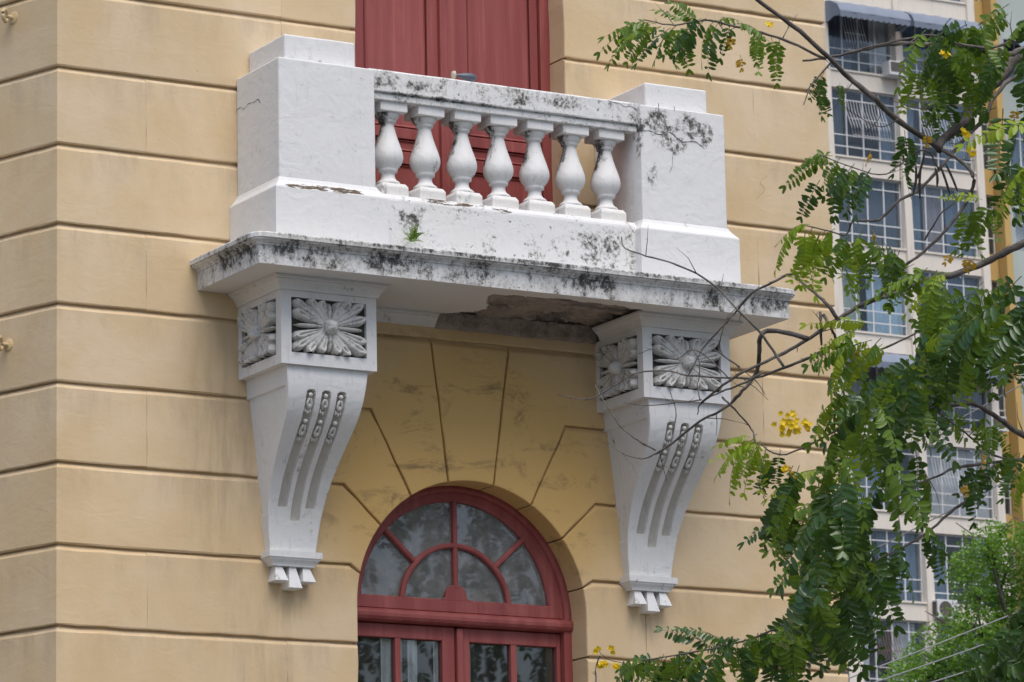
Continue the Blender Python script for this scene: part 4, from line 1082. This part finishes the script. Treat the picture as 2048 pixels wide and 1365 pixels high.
branch([(1403, 800), (1353, 806), (1292, 811), (1247, 806)], 1.8, .9, 17.8, 18)
branch([(1460, 760), (1420, 720), (1385, 700), (1350, 720), (1310, 700), (1277, 708)], 2, .9, 17.7, 18)
branch([(1480, 735), (1440, 700), (1452, 640), (1480, 610), (1497, 590)], 1.8, .9, 17.7, 17.8)
branch([(1640, 625), (1642, 655), (1643, 690)], 4, 3, 17.5, 17.5)
branch([(1647, 630), (1662, 655), (1675, 685), (1690, 690)], 4, 3, 17.4, 17.5)
branch([(1400, 800), (1395, 770), (1400, 730), (1380, 690)], 1.6, .8, 17.8, 17.9)
branch([(1428, 700), (1470, 730), (1510, 760), (1530, 790)], 1.8, .9, 17.6, 17.7)
branch([(1345, 870), (1352, 820), (1340, 780), (1360, 760)], 1.6, .8, 17.8, 17.9)
branch([(1510, 890), (1495, 930), (1475, 962)], 1.5, .8, 17.5, 17.5)
branch([(2470, 820), (2200, 930), (2048, 872), (2001, 839), (1944, 808), (1894, 814)], 10, 4, 17.7, 17.0)
branch([(2200, 930), (2060, 920), (2001, 923), (1912, 937), (1874, 953), (1800, 985)], 6, 2, 17.6, 17.0)
branch([(2020, 922), (1979, 906), (1938, 871), (1906, 849), (1860, 810)], 3, 2, 17.3, 17.0)
branch([(1990, 930), (1938, 998), (1912, 1016), (1861, 1061), (1821, 1086), (1751, 1123), (1700, 1160)], 4.5, 2, 17.3, 16.8)
branch([(2200, 640), (2048, 690), (1960, 690), (1938, 700), (1894, 719), (1843, 744), (1805, 767), (1740, 800), (1690, 850), (1660, 920)], 7, 3, 17.5, 17.0)
branch([(1950, 690), (1906, 659), (1875, 653), (1843, 659), (1811, 678), (1760, 700)], 4, 2.5, 17.2, 17)
branch([(1660, 918), (1650, 1000), (1648, 1075), (1643, 1150), (1639, 1214)], 3.6, 2.2, 17.0, 16.9)
branch([(1640, 1210), (1580, 1245), (1500, 1278), (1430, 1296), (1350, 1312), (1275, 1322)], 3, 1.5, 16.9, 16.7)
branch([(1690, 850), (1620, 890), (1560, 910), (1515, 885)], 3, 1.5, 17.0, 16.9)
branch([(1192, 1370), (1192, 1335), (1200, 1312)], 2.2, 1.4, 16.8, 16.8)
branch([(1255, 1328), (1225, 1322), (1205, 1312), (1195, 1296)], 1.1, .8, 16.8, 16.8)
branch([(1706, 440), (1690, 470), (1650, 460), (1600, 450)], 2.5, 1.3, 16.8, 16.7)
branch([(1850, 480), (1880, 430), (1910, 405)], 2.4, 1.4, 16.8, 16.8)
branch([(1945, 192), (1880, 215), (1830, 215), (1780, 200)], 2, 1, 17, 16.9)
branch([(1878, 340), (1850, 300), (1800, 330), (1760, 350), (1690, 330), (1640, 310)], 2.4, 1.2, 16.9, 16.7)
branch([(1795, 240), (1760, 255), (1720, 235), (1690, 215)], 1.4, .8, 16.9, 16.9)
branch([(1739, 189), (1760, 230), (1730, 270)], 1.2, .7, 16.9, 16.9)

# --- compound leaves
def leaf_mesh(name, mat, pairs, Ln, ll, lw, fold, droop, seed):
    rnd = random.Random(seed); mb = MB(); pts = []
    for i in range(pairs+3):
        t = i/(pairs+2); pts.append(Vector((Ln*(t-.10*droop*t*t), 0, -Ln*droop*t*t*.75)))
    mb.tube(pts, [.0021*(1-.65*i/(pairs+2)) for i in range(pairs+3)], 4, True, False)
    def leaflet(p, d, nrm, L_, W_):
        sd_ = d.cross(nrm).normalized(); cup = nrm*(W_*.22)
        q = [p, p+d*L_*.18+sd_*W_*.72+cup, p+d*L_*.5+sd_*W_+cup, p+d*L_*.82+sd_*W_*.72+cup*.8, p+d*L_+nrm*(-L_*.05), p+d*L_*.82-sd_*W_*.72+cup*.8, p+d*L_*.5-sd_*W_+cup, p+d*L_*.18-sd_*W_*.72+cup, p+d*L_*.5]
        mb.add(q, [(0, 1, 8), (1, 2, 8), (2, 3, 8), (3, 4, 8), (4, 5, 8), (5, 6, 8), (6, 7, 8), (7, 0, 8)], True)
    for i in range(2, pairs+2):
        t = i/(pairs+2); p = pts[i]; tg = (pts[i+1]-pts[i-1]).normalized(); up = Vector((0, 1, 0)).cross(tg)*-1
        for s in (-1, 1):
            if rnd.random() < .05: continue
            a = R(rnd.uniform(58, 80)); f_ = fold + rnd.uniform(-.45, .45)
            lat = Vector((0, s, 0))*math.cos(f_) + up*(-math.sin(f_))
            d = (tg*math.cos(a) + lat*math.sin(a)).normalized(); nrm = (up*math.cos(f_) + Vector((0, s, 0))*math.sin(f_)).normalized()
            k = (.72 + .38*math.sin(math.pi*min(1, t*.95+.08)))*rnd.uniform(.88, 1.1)
            leaflet(p, d, nrm, ll*k, lw*k*.5)
    tg = (pts[-1]-pts[-2]).normalized(); up = Vector((0, 1, 0)).cross(tg)*-1
    for s in (-1, 1): leaflet(pts[-1], (tg+Vector((0, s*.45, 0))).normalized(), up, ll*.9, lw*.45)
    o = mb.build(name, mat); me = o.data; bpy.data.objects.remove(o); return me
LM = {k: [] for k in 'dmyo'}
for i in range(5):
    LM['d'].append(leaf_mesh('leaf', M['leaf_dark'], (9, 10, 11, 8, 12)[i], (.22, .25, .27, .19, .29)[i], .058, .0225, (.25, .5, .1, .8, .35)[i], (.5, .7, .35, .9, .6)[i], i))
    LM['m'].append(leaf_mesh('leaf', M['leaf_mid'], (9, 10, 12, 8, 12)[i], (.21, .24, .26, .18, .28)[i], .054, .0205, (.3, .6, .15, .9, .45)[i], (.5, .8, .4, 1.0, .6)[i], 20+i))
    LM['y'].append(leaf_mesh('leaf', M['leaf_young'], (12, 13, 14, 11, 13)[i], (.20, .22, .24, .17, .21)[i], .042, .016, (.7, 1.0, .5, 1.15, .85)[i], (.7, .95, .6, 1.1, .8)[i], 40+i))
LM['o'].append(leaf_mesh('leaf', M['leaf_yellow'], 3, .09, .045, .02, .4, .4, 61))
extra = {k: MB() for k in 'dmyo'}; NL = [0]
def put_leaf(u, v, th, depth, kind, scale=1.0, face=None):
    """base at pixel u,v; th = image angle of the rachis, 0 right, 90 down"""
    p = at(u, v, depth); t = R(th)
    d = (RIGHT*math.cos(t) + DOWN*math.sin(t) + FWD*random.uniform(-.45, .45)).normalized()
    w = random.random(); n0 = Vector((0, 0, 1))*(.35+.65*w) - FWD*(1.15-w) + Vector((random.uniform(-.5, .5), random.uniform(-.5, .5), 0))
    y = n0.cross(d).normalized(); z = d.cross(y).normalized()
    me = random.choice(LM[kind]); mt = Matrix((d, y, z)).transposed().to_4x4()
    s_ = scale*random.uniform(.85, 1.12)
    mt = Matrix.Translation(p) @ mt @ Matrix.Diagonal((s_, s_, s_, 1))
    if NL[0] < 300:
        o = bpy.data.objects.new('leaf', me); COL.objects.link(o); parent_to(o, tree); o.matrix_basis = mt; NL[0] += 1
    else:
        extra[kind].add([mt @ q.co for q in me.vertices], [tuple(f.vertices) for f in me.polygons], True)
def along(pts, n, th, spread, depth, kinds, scale=1.0, jit=8):
    P = [Vector(q) for q in pts]
    for i in range(n):
        t = (i+random.uniform(.1, .9))/n*(len(P)-1); k = min(int(t), len(P)-2); q = P[k].lerp(P[k+1], t-k)
        put_leaf(q.x+random.uniform(-jit, jit), q.y+random.uniform(-jit, jit), th+random.uniform(-spread, spread), depth+random.uniform(-.35, .35), random.choice(kinds), scale)
# 1 top spray over the right pier
along([(1470, 50), (1417, 41), (1379, 50), (1337, 58), (1300, 50)], 13, 118, 42, 16.6, 'mmd', .70, 6)
along([(1320, 55), (1287, 45)], 5, 160, 35, 16.6, 'my', .72, 6)
along([(1410, 45), (1360, 52)], 2, 230, 25, 16.6, 'm', .6, 4)
along([(1560, 82), (1500, 60)], 4, 95, 20, 16.7, 'm', .62, 4)
along([(1470, 50), (1430, 45)], 2, -20, 25, 16.7, 'm', .6, 4)
along([(1655, 140), (1625, 170)], 4, 105, 30, 16.8, 'dm', .55, 5)
along([(1680, 165), (1690, 180)], 1, 100, 20, 16.8, 'm', .4, 4)
# 2 top right crown
along([(2060, 10), (1990, 40), (1920, 55), (1850, 60)], 16, 110, 60, 16.9, 'dmm', .8, 22)
along([(2060, 95), (1990, 110), (1920, 95), (1860, 92)], 16, 100, 45, 16.9, 'dmd', .8, 14)
along([(1930, 100), (1860, 120), (1830, 140)], 7, 70, 50, 16.8, 'm', .8, 14)
along([(1900, 195), (1850, 205)], 4, 105, 25, 16.9, 'd', .6, 8)
along([(2060, 230), (2000, 220)], 5, 120, 45, 16.9, 'mdm', .9, 20)
along([(2060, 300), (2010, 330)], 5, 120, 45, 16.9, 'dm', .9, 20)
put_leaf(2075, 250, 185, 16.4, 'y', 1.1); put_leaf(2070, 320, 150, 16.4, 'y', 1.0); put_leaf(2080, 290, 140, 16.4, 'y', 1.0)
# 3 left middle droops
along([(1760, 345), (1690, 325), (1650, 310)], 8, 120, 35, 16.7, 'dm', .72, 8)
put_leaf(1665, 312, 185, 16.7, 'm', .62); put_leaf(1640, 360, 120, 16.7, 'd', .6)
along([(1800, 255), (1840, 300)], 4, 100, 25, 16.9, 'd', .6, 8)
# 4 young bright sprays
along([(1690, 470), (1650, 462), (1605, 452)], 9, 118, 40, 16.6, 'yym', .95, 8)
put_leaf(1620, 450, 195, 16.6, 'y', .7); put_leaf(1600, 455, 150, 16.6, 'y', .85)
along([(1760, 470), (1700, 470)], 6, 95, 45, 16.6, 'ymm', .85, 12)
along([(1800, 500), (1760, 490)], 5, 80, 35, 16.7, 'md', .85, 12)
along([(1990, 405), (1930, 420)], 5, 90, 30, 16.7, 'my', .75, 10)
put_leaf(1965, 400, 200, 16.6, 'y', .7)
along([(1910, 560), (1850, 530)], 6, 135, 40, 16.6, 'ymm', .9, 10)
put_leaf(1900, 545, 165, 16.5, 'y', .95); put_leaf(1860, 560, 120, 16.6, 'y', .8)
# 5 main mass
along([(2040, 560), (1960, 580), (1900, 600), (1860, 640)], 15, 105, 60, 16.9, 'dmmy', 1.0, 24)
along([(2060, 640), (1990, 640), (1930, 650)], 11, 95, 45, 17.1, 'ddm', 1.0, 26)
along([(1960, 690), (1894, 705), (1843, 720), (1805, 745), (1740, 780)], 17, 100, 45, 16.8, 'dmm', 1.0, 24)
along([(1790, 690), (1740, 680), (1700, 700)], 9, 140, 35, 16.6, 'yym', .95, 14)
put_leaf(1720, 660, 175, 16.5, 'y', 1.0); put_leaf(1740, 650, 200, 16.5, 'y', .9); put_leaf(1700, 690, 150, 16.5, 'y', 1.0)
put_leaf(1705, 705, 130, 16.5, 'm', 1.1); put_leaf(1690, 780, 135, 16.5, 'm', 1.05); put_leaf(1670, 800, 140, 16.5, 'y', .9)
along([(1760, 760), (1700, 820), (1670, 880), (1655, 960)], 14, 110, 65, 16.9, 'dmmy', .98, 26)
along([(1860, 790), (1800, 820), (1740, 860)], 9, 90, 60, 17.0, 'ddmm', 1.0, 28)
along([(1850, 900), (1790, 930), (1740, 960)], 6, 95, 60, 17.0, 'ddmm', .95, 28)
# 6 lower hanging mass
along([(1655, 930), (1650, 1010), (1646, 1090), (1641, 1170), (1638, 1215)], 25, 108, 75, 16.9, 'dmmy', 1.0, 16)
along([(1720, 980), (1700, 1060), (1690, 1130)], 9, 85, 55, 17.0, 'ddmm', 1.0, 26)
along([(1600, 930), (1580, 980), (1590, 1050)], 11, 125, 40, 16.8, 'dmd', .85, 18)
along([(1821, 1086), (1770, 1115), (1720, 1150)], 8, 75, 40, 16.8, 'd', .9, 16)
along([(1870, 1050), (1840, 1075)], 3, 50, 30, 16.8, 'd', .7, 8)
along([(1640, 1215), (1600, 1240), (1560, 1262)], 14, 90, 48, 16.8, 'dmd', 1.0, 14)
along([(1700, 1170), (1670, 1200)], 7, 75, 40, 16.9, 'd', .95, 16)
put_leaf(1610, 1230, 110, 16.5, 'y', .95)
along([(1700, 900), (1650, 990), (1640, 1080), (1632, 1170), (1625, 1230)], 15, 100, 55, 15.9, 'dmd', 1.08, 22)
along([(1760, 900), (1730, 1000), (1715, 1090)], 10, 88, 45, 16.3, 'ddm', 1.05, 24)
along([(2030, 600), (1960, 620), (1900, 650), (1860, 690)], 14, 100, 60, 16.1, 'dmmy', 1.05, 24)
along([(1830, 700), (1770, 760), (1720, 830)], 10, 105, 55, 16.0, 'dmd', 1.1, 22)
# 7 left bright tuft and small leaves
along([(1530, 890), (1500, 880)], 6, 135, 38, 16.6, 'y', .95, 6)
put_leaf(1500, 875, 190, 16.6, 'y', .75)
along([(1560, 905), (1530, 930)], 4, 110, 35, 16.8, 'd', .6, 8)
# 8 bottom left sprays
along([(1520, 1275), (1440, 1292), (1360, 1308), (1285, 1320)], 20, 112, 38, 16.7, 'dmd', .9, 6)
along([(1500, 1280), (1420, 1296)], 4, 205, 30, 16.7, 'd', .7, 6)
along([(1330, 1312), (1280, 1322)], 4, 165, 25, 16.7, 'dm', .75, 5)
along([(1590, 1245), (1510, 1275)], 8, 105, 50, 16.7, 'dm', .9, 8)
# 9 right edge
along([(2060, 560), (2040, 640)], 6, 120, 40, 16.6, 'dd', 1.0, 16)
along([(2060, 900), (2000, 925), (1940, 930)], 9, 105, 50, 16.8, 'mdd', .75, 12)
put_leaf(2075, 905, 140, 16.5, 'y', 1.0); put_leaf(2070, 930, 150, 16.5, 'y', .9)
along([(1990, 850), (1930, 830)], 6, 75, 50, 16.9, 'm', .6, 12)
along([(2080, 1180), (2060, 1230), (2050, 1290), (2020, 1330)], 14, 125, 45, 16.6, 'dd', 1.0, 16)
along([(1950, 150), (1900, 130)], 4, 120, 60, 16.9, 'm', .7, 14)
# 10 yellow dying leaflets
for (u, v) in ((1745, 300), (1905, 505), (1935, 512), (1950, 515), (1855, 265), (1570, 930), (1925, 965), (1965, 900), (1745, 460), (1480, 110), (1462, 70), (1735, 690), (2035, 215), (1720, 695), (1600, 1200)): put_leaf(u, v, random.uniform(40, 140), 16.5, 'o', .55)
# 11 crown beyond the frame, round the trunk
for _ in range(150):
    put_leaf(random.uniform(2120, 2900), random.uniform(-900, 900), random.uniform(40, 140), random.uniform(15.5, 19.5), random.choice('ddm'), 1.15)
for _ in range(420):
    q = Vector((random.gauss(5.7, 1.0), random.gauss(-6.4, 1.2), random.gauss(6.2, .9))); me = random.choice(LM['d'])
    mt = Matrix.Translation(q) @ Matrix.Rotation(random.uniform(0, 6.28), 4, 'Z') @ Matrix.Rotation(random.uniform(.2, 1.3), 4, 'Y') @ Matrix.Diagonal((1.2, 1.2, 1.2, 1))
    extra['d'].add([mt @ k.co for k in me.vertices], [tuple(f.vertices) for f in me.polygons], True)
for k, mn in zip('dmyo', ('leaf_dark', 'leaf_mid', 'leaf_young', 'leaf_yellow')):
    if extra[k].v: tag(extra[k].build('foliage', M[mn], tree), kind='stuff')
# --- flowers
def flower_head(u, v, rpx, n, depth=16.5):
    c = at(u, v, depth); s_ = depth/F; mb = MB()
    for _ in range(n):
        q = c + (RIGHT*random.gauss(0, .45) + DOWN*random.gauss(0, .45) - FWD*random.uniform(-.4, .6))*rpx*s_
        ax = (-FWD + Vector((random.uniform(-.7, .7), random.uniform(-.7, .7), random.uniform(-.2, .9)))).normalized(); a = ax.cross(Vector((.2, .3, 1))).normalized(); b_ = ax.cross(a)
        for k in range(5):
            d = a*math.cos(k*1.2566) + b_*math.sin(k*1.2566); e_ = ax.cross(d); L_ = random.uniform(.011, .015)
            mb.add([q, q+d*L_*.55+e_*L_*.42+ax*.003, q+d*L_+ax*.005, q+d*L_*.55-e_*L_*.42+ax*.003], [(0, 1, 2, 3)], True)
    return mb.build('flower_cluster', M['petal'], tree)
flower_head(1578, 846, 24, 26); flower_head(1562, 862, 14, 8); flower_head(1612, 852, 10, 7); flower_head(1570, 940, 7, 4); flower_head(1932, 268, 14, 8, 16.7); flower_head(1942, 305, 12, 7, 16.7); flower_head(1890, 108, 9, 5, 16.7); flower_head(1540, 50, 9, 4, 16.6)
for (u, v) in ((1192, 1300), (1210, 1330), (1225, 1300), (1232, 1332), (1200, 1330)): flower_head(u, v, 7, 4, 16.8)
# --- seed pods
for (u, v, du, dv) in ((1832, 330, -6, 60), (1842, 330, -2, 70), (1880, 330, 20, 60), (1890, 325, 26, 60), (1870, 335, 4, 40), (1850, 300, -16, 60), (1665, 830, -18, 40), (1672, 815, -2, 40), (1985, 330, 10, 40)):
    a, c = at(u, v, 16.9), at(u+du, v+dv, 16.9); m_ = a.lerp(c, .5) + RIGHT*random.uniform(-.008, .008)
    mb = MB(); mb.tube(catmull([a, m_, c], 4), [.002, .0045, .005, .0055, .005, .0055, .005, .004, .001], 6); mb.build('seed_pod', plain('pod_brown', (.045, .035, .025), .6) if 'pod_brown' not in bpy.data.materials else bpy.data.materials['pod_brown'], tree)
print('leaves', NL[0], 'extra')
